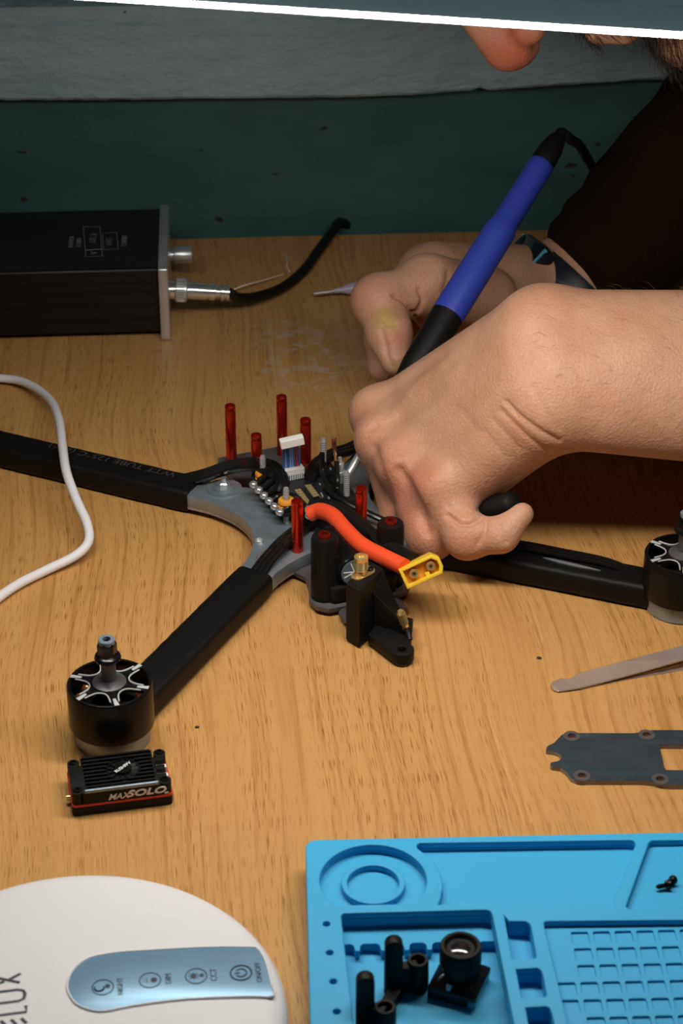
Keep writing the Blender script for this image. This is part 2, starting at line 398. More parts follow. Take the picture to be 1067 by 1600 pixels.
# ------------------------------------------------------------------ desk lamp
def desk_lamp():
    bc = at(113, 1580, .012); bc.z = 0; R = .0722
    t = thing('desk_lamp', 'white round-based desk lamp with a touch panel and a lit bar overhead', 'lamp', tuple(bc))
    MB(Matrix.Translation(bc)).lathe([(R - .004, 0), (R - .001, .001), (R, .005), (R - .0005, .0085), (R - .003, .0115), (R - .007, .0128), (.04, .0130), (.001, .0130)], seg=96).build('base', 'lamp_white', t)
    zt = .0130
    pan = [(105, 1546), (108, 1527), (119, 1511), (133, 1501), (148, 1495), (185, 1489), (227, 1486), (323, 1481), (390, 1481), (402, 1483), (411, 1494), (418, 1512), (423, 1534), (427, 1557), (387, 1558), (291, 1562), (211, 1572), (170, 1580), (152, 1581), (138, 1578), (125, 1573), (114, 1564)]
    pw = W2(pan, zt)
    p = MB().plate([pw], zt - .0005, zt + .0004, .0001).build('control_panel', 'lamp_panel', t)
    MB().tube(catmull([(x, y, zt + .0003) for x, y in pw], 3, True), .00045, 6, True).build('panel_rim', 'lamp_white', t)
    up = Matrix.Rotation(math.radians(97), 4, 'Z')
    def spot(px, py): return Matrix.Translation(at(px, py, zt + .0005)) @ up
    for body, px, py, sz in (('NIGHT', 188, 1541, .0027), ('DIM', 263, 1529, .0029), ('CCT', 334, 1523, .0031), ('ON/OFF', 404, 1519, .0027)):
        MB().text(body, sz, spot(px, py), .00005).build('lettering', 'ink_dark', p, smooth=False)
    for i, (px, py) in enumerate(((160.5, 1542.5), (234.5, 1531.5), (306.5, 1525), (376.6, 1520))):
        M = spot(px, py); mb = MB(M)
        mb.tube([(x, y, 0) for x, y in circ(0, 0, .0036, 28)], .00018, 6, True)
        if i == 0:
            mb.tube([(.0016 * math.cos(a) - .0002, .0016 * math.sin(a) + .0012, 0) for a in np.linspace(1.2, 5.0, 10)], .0003, 5)
            mb.cyl((.0004, -.0016, 0), (.0004, -.0016, .0001), .0009)
        elif i == 1:
            mb.cyl((0, -.0013, 0), (0, -.0013, .0001), .0011); mb.box((-.0012, .0010, 0), (.0012, .0013, .0001)); mb.box((-.0006, .002, 0), (-.0002, .0022, .0001)); mb.box((.0004, .002, 0), (.0008, .0022, .0001))
        elif i == 2:
            mb.cyl((.0002, .0009, 0), (.0002, .0009, .0001), .0010)
            for k in range(8):
                a = k * math.pi / 4; mb.tube([(.0002 + .0012 * math.cos(a), .0009 + .0012 * math.sin(a), 0), (.0002 + .0019 * math.cos(a), .0009 + .0019 * math.sin(a), 0)], .00013, 4)
            mb.cyl((.0002, -.0019, 0), (.0002, -.0019, .0001), .00075)
        else:
            mb.tube([(x, y, 0) for x, y in circ(0, 0, .0036, 28)], .00028, 6, True)
            mb.tube([(.0019 * math.cos(a), .0019 * math.sin(a), 0) for a in np.linspace(math.pi / 2 + .6, math.pi * 2.5 - .6, 18)], .00024, 5)
            mb.tube([(0, .0004, 0), (0, .0022, 0)], .00024, 5)
        mb.build('icon', 'ink_dark', p)
    # brand lettering, reading upward at the left rim
    O = at(0, 1600, zt); ey = at(-6, 1500, zt) - O; ey.z = 0; ey.normalize(); ex = Vector((ey.y, -ey.x, 0))
    base = at(43, 1600, zt + .00008)
    def S(a, b): return base + ey * (a * .0073 + .0) - ex * (b * .0120 + .0001)
    mb = MB(); wd = .00062
    def stroke(pts, n=1): mb.tube([S(*q) for q in pts], wd, 6, sy=.12, up=(0, 0, 1))
    stroke([(-1.0, 0), (-1.0, 1), (-.45, 1), (-.28, .8), (-.28, .2), (-.45, 0), (-1.0, 0)])
    for b in (.02, .30, .58, .86): stroke([(.05, b), (.42, b + .13)])
    stroke([(1.2, 0), (.78, .0), (.78, 1)])
    stroke([(1.55, 1), (1.55, .2), (1.66, .04), (1.98, .0), (2.2, .04), (2.3, .2), (2.3, 1)])
    stroke([(2.75, .12), (3.45, 1)]); stroke([(3.35, .08), (3.02, .42)]); stroke([(2.95, .55), (2.7, 1)])
    mb.build('lettering', 'ink_dark', t)
    # stem beside the frame and the bar lamp over the bench
    st = Vector((-.158, bc.y + .012, .012))
    zb = .305
    A, B = atY(280, -4, .684), atY(1067, 47, .651)
    A.z = B.z = zb; d = (B - A); d.z = 0; d.normalize()
    s0 = A + d * ((-.195 - A.x) / d.x)
    MB().tube(catmull([st, st + Vector((0, 0, .08)), Vector((-.172, .62, .22)), Vector((s0.x, s0.y + .012, zb + .006))], 6), .0065, 14).build('stem', 'lamp_white', t)
    MB().axis((s0.x, s0.y + .012, zb - .002), (s0.x, s0.y + .012, zb + .02), [(.011, 0), (.012, .002), (.012, .02), (.010, .024)]).build('hinge', 'lamp_white', t)
    M = frame(s0, d); Lb = .40
    # housing cross-section in local y (away), z
    prof = [(0, .0008), (-.0006, .004), (.0008, .0085), (.006, .0115), (.020, .0115), (.025, .0085), (.0265, .004), (.0255, .0008)]
    rings = [[(x, a, b) for a, b in prof] for x in (0, .004, Lb - .004, Lb)]
    MB(M).rings(rings).build('lamp_head', 'lamp_shell_painted_glow', t)
    MB(M).box((.006, .0003, -.0010), (Lb - .006, .0250, .0007)).build('diffuser', 'lamp_glow', t, smooth=False)
    return t
desk_lamp()

# ------------------------------------------------------------------ soldering station
def station():
    O = at(252, 531, 0); SA = TA
    ex, ey = Vector((math.cos(SA), math.sin(SA), 0)), Vector((-math.sin(SA), math.cos(SA), 0))
    M = frame(O, ex)
    t = thing('soldering_station', 'black box-shaped soldering station with a silver front plate', 'soldering station', tuple(O + ex * -.07 + ey * .044))
    c = MB(M).plate([[(p[0], p[1]) for p in rrect(.084, .0385, .002, cx=.043, cy=.0235)]], -.150, 0, .0005, frame((0, 0, 0), (0, 1, 0), (1, 0, 0))).build('case', 'black_anodised', t)
    # the grooves of the extruded case, along its near side
    g = MB(M)
    for z in (.012, .020, .028, .034): g.box((-.148, .0004, z), (-.002, .0011, z + .0011))
    g.build('side_rib', 'black_anodised', t, smooth=False)
    for y in (.012, .074):
        MB(M).plate([rrect(.012, .008, .002, cx=-.03, cy=y)], 0, .0045, .0004).build('foot', 'black_rubber', t)
        MB(M).plate([rrect(.012, .008, .002, cx=-.12, cy=y)], 0, .0045, .0004).build('foot', 'black_rubber', t)
    MB(M).plate([[(p[0], p[1]) for p in rrect(.090, .0435, .0015, cx=.043, cy=.0220)]], 0, .0052, .0006, frame((0, 0, 0), (0, 1, 0), (1, 0, 0))).build('front_plate', 'silver_plate', t)
    kn = Vector((.0052, .066, .0215))
    MB(M).axis(kn, kn + Vector((.02, 0, 0)), [(.0035, 0), (.0035, .002), (.0048, .0022), (.0050, .003), (.0050, .0122), (.0046, .0128), (.001, .0128)], 28).build('knob', 'silver_plate', t)
    so = Vector((.0052, .0165, .0225))
    MB(M).axis(so, so + Vector((.01, 0, 0)), [(.0052, 0), (.0052, .0028), (.0045, .003), (.0045, .0045)], 28).build('socket', 'chrome', t)
    # printing on the case top
    zt = .0435
    def PX(px, py): return at(px, py, zt)
    p = MB()
    tr = Matrix.Rotation(math.radians(-90) + SA, 4, 'Z')
    def T(px, py): return Matrix.Translation(PX(px, py)) @ tr
    # the print is too small to read in the photograph: rows of short strokes of its size
    for px, py, n_, hgt in ((111, 378, 13, .0026), (123, 379, 10, .0026), (145, 372, 7, .0034), (170, 377, 5, .0034), (194, 376, 12, .0030)):
        M_ = T(px, py); pit_ = .00125 if hgt < .0032 else .0020
        for k in range(n_):
            x_ = (k - (n_ - 1) / 2) * pit_; w_ = pit_ * .36
            for q_ in random.sample(((-w_, -hgt / 2, -w_ + .0003, hgt / 2), (w_ - .0003, -hgt / 2, w_, hgt / 2), (-w_, hgt / 2 - .0003, w_, hgt / 2), (-w_, -.00015, w_, .00015), (-w_, -hgt / 2, w_, -hgt / 2 + .0003)), 3):
                p.box((x_ + q_[0], q_[1], 0), (x_ + q_[2], q_[3], .00008), M_)
    def rect(a, b, cx0, c): 
        q = [PX(*a), PX(*b), PX(*cx0), PX(*c)]
        p.tube(q, .00022, 5, True, .3, (0, 0, 1))
    rect((130, 354), (156, 354), (160, 400), (134, 401)); rect((160, 364), (182, 363), (185, 389), (162, 390))
    p.tube([PX(134, 391), PX(160, 389)], .00018, 5)
    p.tube([PX(142, 393), PX(151, 395), PX(142, 397)], .00018, 5, True)
    p.build('lettering', 'case_print', c)
    # plug and cable
    q = thing('plug_cable', 'black cable with a chrome round plug in the soldering station', 'cable', tuple(M @ Vector((.03, .0165, 0))))
    s0 = M @ (so + Vector((.0032, 0, 0))); dirx = ex
    e = s0 + dirx * .034 - Vector((0, 0, .003))
    kn_ = MB().axis(s0, e, [(.0058, 0), (.0066, .0005), (.0066, .0062), (.0058, .0068)], 36)
    kn_.build('lock_ring', 'steel', q)
    kk = MB()
    for k in range(30):
        a = k * 2 * math.pi / 30; off = Vector((0, math.cos(a), math.sin(a))) * .0066
        kk.tube([s0 + dirx * .0012 + off, s0 + dirx * .0055 + off - Vector((0, 0, .0003))], .0003, 4)
    kk.build('knurl', 'chrome', q, kind='stuff')
    MB().axis(s0, e, [(.0046, .0066), (.0048, .0072), (.0048, .0175), (.0042, .0178), (.0042, .0188), (.0048, .0191), (.0048, .0222), (.0036, .0226)], 28).build('plug_body', 'chrome', q)
    MB().axis(s0, e, [(.0034, .0224), (.0034, .0250), (.0050, .0256), (.0050, .0270), (.0038, .0275), (.0038, .0284), (.0046, .0288), (.0046, .0300), (.0034, .0304)], 24).build('cable_gland', 'chrome', q)
    c0 = s0 + (e - s0).normalized() * .0303
    pts = [c0, at(372, 465, .012), at(400, 464, .008), at(440, 450, .0045), at(474, 423, .0032), at(500, 388, .0032), at(518, 364, .0036)]
    last = pts[-1]
    pts += [last + Vector((.006, .016, .000)), last + Vector((.012, .026, -.02)), last + Vector((.014, .026, -.12))]
    pts = [p_ if i < 7 else p_ for i, p_ in enumerate(pts)]
    MB().tube(catmull(pts, 8), .0029, 14).build('cord', 'black_rubber', q)
station()
# ------------------------------------------------------------------ white cable across the left of the bench
pts = [(-60, 590, .0036), (0, 591, .004), (40, 598, .006), (76, 622, .010), (92, 655, .016), (98, 700, .020), (104, 738, .021), (120, 782, .017), (136, 818, .012), (138, 846, .008), (118, 868, .005), (70, 892, .003), (30, 912, .0029), (-5, 936, .0029), (-70, 990, .0023), (-160, 1120, .0023), (-190, 1280, .0023), (-165, 1420, .0030), (-150, 1480, .0050)]
tag(MB().tube(catmull([Vector((-.71, .94, .0024)), Vector((-.60, .955, .0024)), Vector((-.48, .965, .0024)), Vector((-.38, .972, .0024)), Vector((-.30, .978, .0026)), Vector((-.245, .982, .003))] + [at(x, y, z) for x, y, z in pts], 8), .0022, 14).build('white_cable', 'white_cable'), 'white power cable curving over the black sleeved arm at left', 'cable')

# ------------------------------------------------------------------ video transmitter module
def vtx():
    A, B = at(114, 1277, 0), at(271, 1257, 0)
    ex = (B - A).normalized(); M = frame(A, ex); L = (B - A).length; D = .0225; Hh = .0118
    t = thing('video_transmitter', 'small black finned transmitter module with a red stripe, beside a motor', 'electronic module', tuple(M @ Vector((L / 2, D / 2, 0))))
    MB(M).plate([rrect(L, D, .0018, cx=L / 2, cy=D / 2)], 0, .0044, .0004).build('lower_shell', 'black_plastic', t)
    MB(M).plate([rrect(L + .0002, D + .0002, .0018, cx=L / 2, cy=D / 2)], .0044, .0054, 0).build('stripe', 'red_stripe', t)
    # upper shell: cut away at the four screw corners and the socket side
    x0, x1 = .0005, L - .0005
    up = [(x0 + .004, 0), (x1 - .004, 0), (x1 - .004, .0045), (x1 - .001, .0045), (x1 - .001, .0070), (x1 - .0045, .0070), (x1 - .0045, .0095), (x1 - .001, .0095), (x1 - .001, .0125), (x1 - .0045, .0125), (x1 - .0045, .0150), (x1 - .001, .0150), (x1 - .001, .0178), (x1 - .005, .0178), (x1 - .005, D), (x0 + .005, D), (x0 + .005, D - .0045), (x0, D - .0045), (x0, .0045), (x0 + .004, .0045)]
    us = MB(M).plate([up], .0054, Hh - .0012, .0002).build('upper_shell', 'black_plastic', t)
    fx, fy = L * .545, D * .52
    for i in range(9):                               # cooling fins, broken by the fan
        y = .0022 + i * .0023
        for a, b in ((x0 + .0055, L - .0062),):
            dy = abs(y + .0005 - fy); r = .0068
            segs = [(a, b)]
            if dy < r:
                h = math.sqrt(r * r - dy * dy); segs = [(a, fx - h), (fx + h, b)]
            for s0, s1 in segs:
                MB(M).box((s0, y, Hh - .0013), (s1, y + .0010, Hh)).build('fin', 'black_plastic', t, smooth=False)
    MB(M).box((x0 + .0048, .0, Hh - .0014), (L - .0052, .0011, Hh + .0002)).build('front_ledge', 'cap_top', t, smooth=False, bev=.0003)
    f = MB(M); f.lathe([(.0066, Hh - .0014), (.0066, Hh - .0006), (.0060, Hh - .0006), (.0060, Hh - .0014)], Matrix.Translation((fx, fy, 0)), 32)
    fan = f.build('fan', 'black_gloss', t)
    b = MB(M)
    for k in range(13):
        a = 2 * math.pi * k / 13
        R = Matrix.Translation((fx, fy, Hh - .0009)) @ Matrix.Rotation(a, 4, 'Z') @ Matrix.Rotation(.5, 4, 'X')
        b.box((.0030, -.0006, -.0001), (.0059, .0006, .0001), R)
    b.build('blade', 'black_plastic', fan, smooth=False)
    MB(M).axis((fx, fy, Hh - .001), (fx, fy, Hh + .01), [(.0034, 0), (.0034, .0010), (.0031, .0013), (.0005, .0013)], 28).build('fan_hub', 'black_gloss', fan)
    R = M @ Matrix.Translation((fx, fy, Hh + .00033)) @ Matrix.Rotation(math.radians(38), 4, 'Z')
    MB().text('RUSHFPV', .0021, R, .00004, .95, off=.00003).build('lettering', 'ink_white', fan, smooth=False)
    for (x, y) in ((.0026, .0026), (L - .0026, .0026), (L - .0026, D - .0026), (.0026, D - .0026)):
        MB(M).axis((x, y, .0054), (x, y, 1), [(.0024, 0), (.0024, .0052), (.0016, .0053), (.0016, .0053)], 18).build('screw_post', 'black_plastic', t)
        MB(M).axis((x, y, .0100), (x, y, 1), [(.0017, 0), (.0017, .0010), (.0013, .0014), (.0007, .0014), (.0006, .0008)], 14).build('screw', 'black_gloss', t)
    for y in (.0072, .0127):
        MB(M).box((L - .0050, y, .0056), (L - .0006, y + .0022, .0088)).build('socket', 'white_nylon', t, smooth=False, bev=.0002)
    F = M @ Matrix.Translation((L * .50, -.00012, .0078)) @ Matrix.Rotation(math.pi / 2, 4, 'X')
    sh = Matrix(((1, .35, 0, 0), (0, 1, 0, 0), (0, 0, 1, 0), (0, 0, 0, 1)))
    l = MB(); l.text('MAX', .0039, F @ Matrix.Translation((-.0012, -.0004, 0)) @ sh, .00008, .95, off=.00005)
    l.text('SOLO', .0041, F @ Matrix.Translation((.0096, .0001, 0)) @ sh, .00012, 1.42, off=.00012); l.box((.0163, -.0017, -.0001), (.0178, -.0011, .0001), F)
    l.build('lettering', 'ink_white', us, smooth=False)
    MB(M).axis((0, D * .38, .0030), (-1, D * .38, .0030), [(.0012, 0), (.0012, .0016), (.0006, .0016)], 14).build('antenna_socket', 'gold', t)
vtx()

# ------------------------------------------------------------------ spare carbon plate
def spare_plate():
    z = .0022
    def c2(pts): return [(p[0], p[1]) for p in pts]
    k = 227 / 1067.0
    def q(x, y): return (840 + x * k, 1120 + y * k)
    out = [(62, 240), (66, 220), (85, 207), (120, 190), (150, 160), (175, 132), (200, 122), (235, 118), (700, 120), (770, 110), (850, 97), (1400, 97), (1400, 505), (1067, 500), (960, 500), (850, 478), (760, 468), (420, 468), (290, 466), (250, 450), (210, 400), (170, 370), (105, 362), (92, 350), (95, 335), (120, 330), (150, 325), (175, 305), (172, 280), (150, 262), (115, 250), (80, 246)]
    # hole positions are read on the upper face
    hole = [(893, 205), (1330, 205), (1330, 395), (945, 390), (930, 372)]
    polys = [c2([at(*q(*p), z) for p in out]), c2([at(*q(*p), z) for p in hole])]
    ps = []
    for (x, y) in ((250, 142), (800, 132), (325, 432), (900, 457), (1180, 130), (1250, 455)):
        w_ = at(*q(x, y), z); ps.append(w_); polys.append(circ(w_.x, w_.y, .0017, 16))
    cen = at(960, 1190, 0)
    t = thing('carbon_plate', 'flat dark carbon frame plate with countersunk holes and a forked end', 'plate', tuple(cen))
    MB().plate(polys, 0, z - .0002, 0).build('laminate', 'carbon_edge', t)
    MB().plate(polys, z - .00021, z, .00005).build('face', 'carbon_top', t)
    for p in ps:
        mb = MB(Matrix.Translation((p.x, p.y, z)))
        mb.rings([[(a, b, .00012) for a, b in circ(0, 0, .0034, 24)], [(a, b, .00014) for a, b in circ(0, 0, .0017, 24)], [(a, b, -.0009) for a, b in circ(0, 0, .0016, 24)]], cap=False)
        mb.build('countersink', 'carbon_grey', t)
spare_plate()

# ------------------------------------------------------------------ steel tweezers at the right edge
def tweezers():
    t = thing('tweezers', 'thin shiny steel tweezers with a rounded tip lying near the right edge', 'tweezers', tuple(at(950, 1060, 0)))
    def prong(pts_lo, pts_hi, z_lo, z_hi, th):
        n = len(pts_lo); rings = []
        for (a, b, z0, z1) in zip(pts_lo, pts_hi, z_lo, z_hi):
            A, B = at(a[0], a[1], z0), at(b[0], b[1], z1)
            rings.append([A, B, B + Vector((0, 0, th)), A + Vector((0, 0, th))])
        return MB().rings(rings)
    k = 227 / 1067.0
    def q(x, y): return (840 + x * k, 1000 + y * k)
    lo = [q(95, 352), q(112, 372), q(150, 384), q(300, 362), q(450, 325), q(760, 242), q(1067, 155), q(1500, 40), q(2200, -140)]
    hi = [q(93, 340), q(105, 316), q(170, 290), q(235, 294), q(302, 250), q(620, 165), q(1067, 48), q(1500, -70), q(2200, -225)]
    zz = [.0004, .0004, .0005, .0007, .0010, .0022, .0042, .006, .006]
    prong(lo, hi, zz, [z + .0004 for z in zz], .0007).build('prong', 'tweezer_steel', t, smooth=False, bev=.0002)
    lo2 = [q(130, 386), q(330, 362), q(620, 300), q(1067, 226), q(1500, 140), q(2200, -30)]
    hi2 = [q(128, 378), q(330, 352), q(620, 290), q(1067, 175), q(1500, 60), q(2200, -110)]
    prong(lo2, hi2, [.0] * 6, [.0] * 6, .0004).build('prong', 'tweezer_steel', t, smooth=False)
    e = at(*q(2200, -130), 0)
    MB().box((-.004, -.006, 0), (.004, .006, .0068), frame(e, (1, .35, 0))).build('tail', 'tweezer_steel', t, smooth=False, bev=.0005)
tweezers()

# ------------------------------------------------------------------ blue silicone work mat
MZ = .013
def mat():
    O = at(477, 1312, MZ); X = at(1067, 1300, MZ) - O; X.z = 0; ang = math.atan2(X.y, X.x)
    M = frame((O.x, O.y, 0), X); Mi = M.inverted(); Wd, Dp = .235, .165
    def loc(px, py, z=MZ): p = Mi @ at(px, py, z); return (p.x, p.y)
    def L(pts, z=MZ): return [loc(*p, z) for p in pts]
    outer = rrect(Wd, Dp, .0045, cx=Wd / 2, cy=-Dp / 2)
    c0 = loc(583, 1374); rr = (loc(667, 1374)[0] - loc(500, 1374)[0]) / 2
    ycut = loc(583, 1413)[1]
    ring = [p for p in circ(c0[0], c0[1], rr, 72, math.pi / 2) if p[1] > ycut]
    # keep order starting on the right of the cut
    a1 = math.asin((c0[1] - ycut) / rr)
    ring = [(c0[0] + rr * math.cos(a), c0[1] + rr * math.sin(a)) for a in np.linspace(-a1, math.pi + a1, 60)]
    t2 = L([(655, 1317), (985, 1312), (991, 1314), (993, 1319), (957, 1408), (952, 1412), (684, 1413), (688, 1405), (692, 1385), (688, 1362), (676, 1343), (652, 1325), (651, 1320)])
    t3 = L([(1019, 1313), (1330, 1308), (1330, 1416), (984, 1420), (978, 1416), (1014, 1316)])
    deep = L([(536, 1427), (760, 1421), (766, 1423), (769, 1428), (803, 1600), (822, 1700), (565, 1712), (533, 1431)])
    pk1 = L([(788, 1430), (796, 1439), (822, 1439), (828, 1443), (830, 1450), (838, 1494), (835, 1497), (800, 1498)])
    pk2 = L([(806, 1514), (839, 1512), (845, 1515), (848, 1522), (854, 1554), (851, 1557), (815, 1559)])
    pk3 = L([(821, 1574), (853, 1572), (859, 1575), (862, 1582), (870, 1618), (867, 1621), (830, 1622)])
    pk4 = L([(836, 1640), (868, 1638), (876, 1645), (886, 1690), (846, 1692)])
    big = L([(850, 1441), (854, 1439), (1335, 1434), (1335, 1690), (912, 1700), (850, 1445)])
    dots = [circ(*loc(x, y), .0013, 12) for x, y in ((510, 1443), (515, 1488), (520.5, 1533), (526, 1580), (532, 1630))]
    mb = MB(M)
    mb.plate([outer], 0.0001, .00205, .0)
    # deep tray floor edge with a row of small teeth under its back ledge
    rowy = 1476.0
    tl, trr = loc(537, rowy, .006), loc(786, rowy - 4, .006)
    front = []
    xs = [loc(460 + cx / 1.758, rowy, .006)[0] for cx in (172, 243, 308, 370, 430, 500)]
    yb = tl[1]
    front.append((tl[0], yb))
    for x in xs:
        front += [(x - .0022, yb + .0002), (x - .0011, yb - .0008), (x - .0007, yb - .0034), (x + .0007, yb - .0034), (x + .0011, yb - .0008), (x + .0022, yb + .0002)]
    front.append((trr[0], yb))
    dlow = front + [L([(810, 1600)], .006)[0], L([(822, 1700)])[0], L([(565, 1712)])[0]]
    mb.plate([outer, dlow], .0019, .00605, .0)
    cells = []
    c00 = loc(892, 1456, .0102); pit = loc(1028, 1455, .0102)[0] - c00[0]; pit /= 4
    cw, ch, pv = pit * .78, .0061, .00835
    for r in range(9):
        s = -1 if r in (3, 4) else 0
        for c in range(s, 12):
            x, y = c00[0] + c * pit, c00[1] - r * pv
            if x + cw > Wd - .010: continue
            cells.append(rrect(cw, ch, .0007, 2, x + cw / 2, y - ch / 2))
    low = [outer, deep, pk1, pk2, pk3, pk4]
    mb.plate(low, .0060, .00885, 0)
    mb.plate(low + [ring, t2], .0088, .00925, 0)
    mb.plate(low + [ring, t2] + cells, .0092, .0102, .0002)
    mb.plate(low + [ring, t2, t3, big] + dots, .01015, MZ, .0005)
    r1, r2 = rr * 50 / 83.5, rr * 40.5 / 83.5
    mb.plate([circ(c0[0], c0[1], r1, 48), circ(c0[0], c0[1], r2, 48)], .0088, .0116, .0004)
    o = mb.build('silicone_mat', 'blue_silicone', weld=False)
    tag(o, 'bright blue silicone work mat with moulded trays and a pocket grid', 'work mat')
    return M
mat()
def screw(px, py, a, tilt, label):
    p = at(px, py, .0102); d = Vector((math.cos(a) * math.cos(tilt), math.sin(a) * math.cos(tilt), math.sin(tilt)))
    p = p + Vector((0, 0, .0016 * math.cos(tilt) + .0002))
    t = thing('machine_screw', label, 'screw', (p.x, p.y, .0102), 'loose screws on the mat')
    MB().axis(p, p + d, [(.0017, 0), (.0017, .0009), (.0013, .0016), (.0009, .0017)], 14).build('head', 'black_gloss', t)
    pr = [(.0009, .0016)]
    for k in range(8): pr += [(.00095, .0018 + k * .0004), (.00072, .0020 + k * .0004)]
    MB().axis(p, p + d, pr + [(.0004, .0054)], 12).build('thread', 'black_gloss', t)
screw(1046, 1388, math.radians(195), 0, 'tiny black screw lying lower left of a pair in the mat tray')
screw(1052, 1380, math.radians(225), .25, 'tiny black screw at the upper right of a pair in the mat tray')

# camera module in the deep tray
def fpv_camera():
    z0 = .0020
    A, B = at(667, 1560, z0), at(742, 1581, z0); ex = (B - A); s = ex.length; M = frame(A, ex)
    t = thing('camera_module', 'small square black camera module with a round lens in the blue tray', 'camera', tuple(M @ Vector((s / 2, s / 2, 0))))
    MB(M).box((.0012, .0012, 0), (s - .0005, s - .0005, .0034)).build('circuit_board', 'pcb_edge', t, smooth=False)
    MB(M).box((0, .0, .0005), (s * .82, s, .0034)).build('rear_shell', 'black_plastic', t, smooth=False, bev=.0004)
    rings = []
    for k, z, r in ((0, .0034, .0012), (0, .0052, .0012), (.0035, .0090, .002), (.0045, .0092, .002)):
        rings.append([(p[0], p[1], z) for p in rrect(s - 2 * k, s - 2 * k, r, 4, s / 2, s / 2)])
    MB(M).rings(rings).build('front_shell', 'black_gloss', t)
    MB(M).axis((s * .42, .0016, .0060), (s * .42, .0016 + .5, .0060 + 1), [(.0011, -.0008), (.0011, .0012), (.0006, .0013), (.0005, .0006)], 12).build('screw', 'steel', t)
    lc = (s / 2, s / 2)
    MB(M).axis((*lc, .0088), (*lc, 1), [(.0062, 0), (.0062, .0040), (.0072, .0042), (.0072, .0105), (.0068, .0112), (.0058, .0112), (.0050, .0104), (.0048, .0098)], 40).build('lens_barrel', 'black_plastic', t)
    MB(M).sphere((*lc, .0170), .0050, seg=24, rings=10, sq=(1, 1, .45)).build('lens', 'lens_glass', t)
fpv_camera()

def cam_mount():
    z0 = .0020
    t = thing('camera_bracket', 'black plastic bracket with two short tubes and two rounded prongs in the blue tray', 'bracket', tuple(at(600, 1570, z0)))
    def slab(px, py, h, name):
        P = at(px, py, z0); M = frame(P, (1, .05, 0)); w = .0062
        poly = [(-w / 2, 0)] + [(w / 2 * math.cos(a), h - w / 2 + w / 2 * math.sin(a)) for a in np.linspace(0, math.pi, 12)][::-1] + [(w / 2, 0)]
        MB(M).plate([poly], -.0022, .0022, .0007, Matrix.Rotation(math.pi / 2, 4, 'X')).build(name, 'black_plastic', t)
        return P
    def tube_(px, py, h):
        P = at(px, py, z0)
        MB(Matrix.Translation(P)).lathe([(.0037, 0), (.0039, .001), (.0037, h - .0005), (.0034, h), (.0025, h), (.0024, h - .0003), (.0023, h - .006), (.0005, h - .006)], seg=28).build('tube', 'black_plastic', t)
        return P
    a = slab(614, 1549, .0245, 'prong'); b = slab(570, 1606, .0245, 'prong')
    c = tube_(652, 1543, .0130); d = tube_(601, 1617, .0130)
    def web(p, q, h, wd):
        e = (q - p); M = frame(p, e); MB(M).box((0, -wd / 2, 0), (e.length, wd / 2, h)).build('web', 'black_plastic', t, smooth=False, bev=.0005)
    web(a, c, .0115, .0040); web(b, d, .0115, .0040); web(a + Vector((.002, 0, 0)), b + Vector((.004, 0, 0)), .0045, .0045)
cam_mount()

# ------------------------------------------------------------------ flux syringe behind the hand
def syringe():
    A, B = at(490, 459, .005), at(800, 415, .010)
    d = (B - A).normalized(); Lt = (B - A).length
    t = thing('flux_syringe', 'clear flux syringe with a blunt steel needle lying behind the hand', 'syringe', tuple(at(600, 445, 0)))
    MB().axis(A, B, [(.0009, 0), (.0009, .014)], 12).build('needle', 'steel', t)
    MB().axis(A, B, [(.0014, .012), (.0016, .016), (.0032, .020), (.0035, .027), (.0042, .028), (.0042, .031)], 20).build('needle_hub', 'syringe_clear', t)
    MB().axis(A, B, [(.0030, .030), (.0042, .036), (.0062, .040), (.0062, Lt - .006)], 24).build('barrel', 'syringe_pale', t)
    MB().plate([rrect(.026, .013, .005, 5)], -.001, .001, .0003, frame(B - d * .005, (0, .4, 1), d)).build('flange', 'syringe_pale', t)
    MB().axis(A, B, [(.0030, Lt - .006), (.0030, Lt + .004), (.006, Lt + .0045), (.006, Lt + .006)], 20).build('plunger', 'syringe_pale', t)
syringe()

# stray bits
tag(MB().tube(catmull([at(358, 455, .0008), at(385, 445, .004), at(415, 437, .003), at(443, 429, .0006)], 6), .00045, 6).build('solder_strand', 'solder_wire'), 'long pale strand of thin wire running from the chrome plug', 'wire')
tag(MB().tube(catmull([at(446, 398, .0005), at(449, 408, .0016), at(448, 415, .0010), at(452, 424, .0005)], 6), .00050, 6).build('solder_strand', 'solder_wire'), 'short pale snippet of thin wire standing near the black cable', 'wire')
for px, py, r, lb in ((308, 1137, .0008, 'tiny dark crumb on the bench right of the lower left motor'), (842, 1029, .0009, 'tiny dark crumb on the bench left of the tweezers tip')):
    p = at(px, py, 0)
    mb = MB(); mb.sphere((p.x, p.y, r * .5), r, seg=7, rings=5, sq=(1.2, .8, .5))
    for v in mb.v: v += Vector((random.uniform(-1, 1), random.uniform(-1, 1), 0)) * r * .2
    tag(mb.build('crumb', 'crumb', smooth=False), lb, 'crumb')
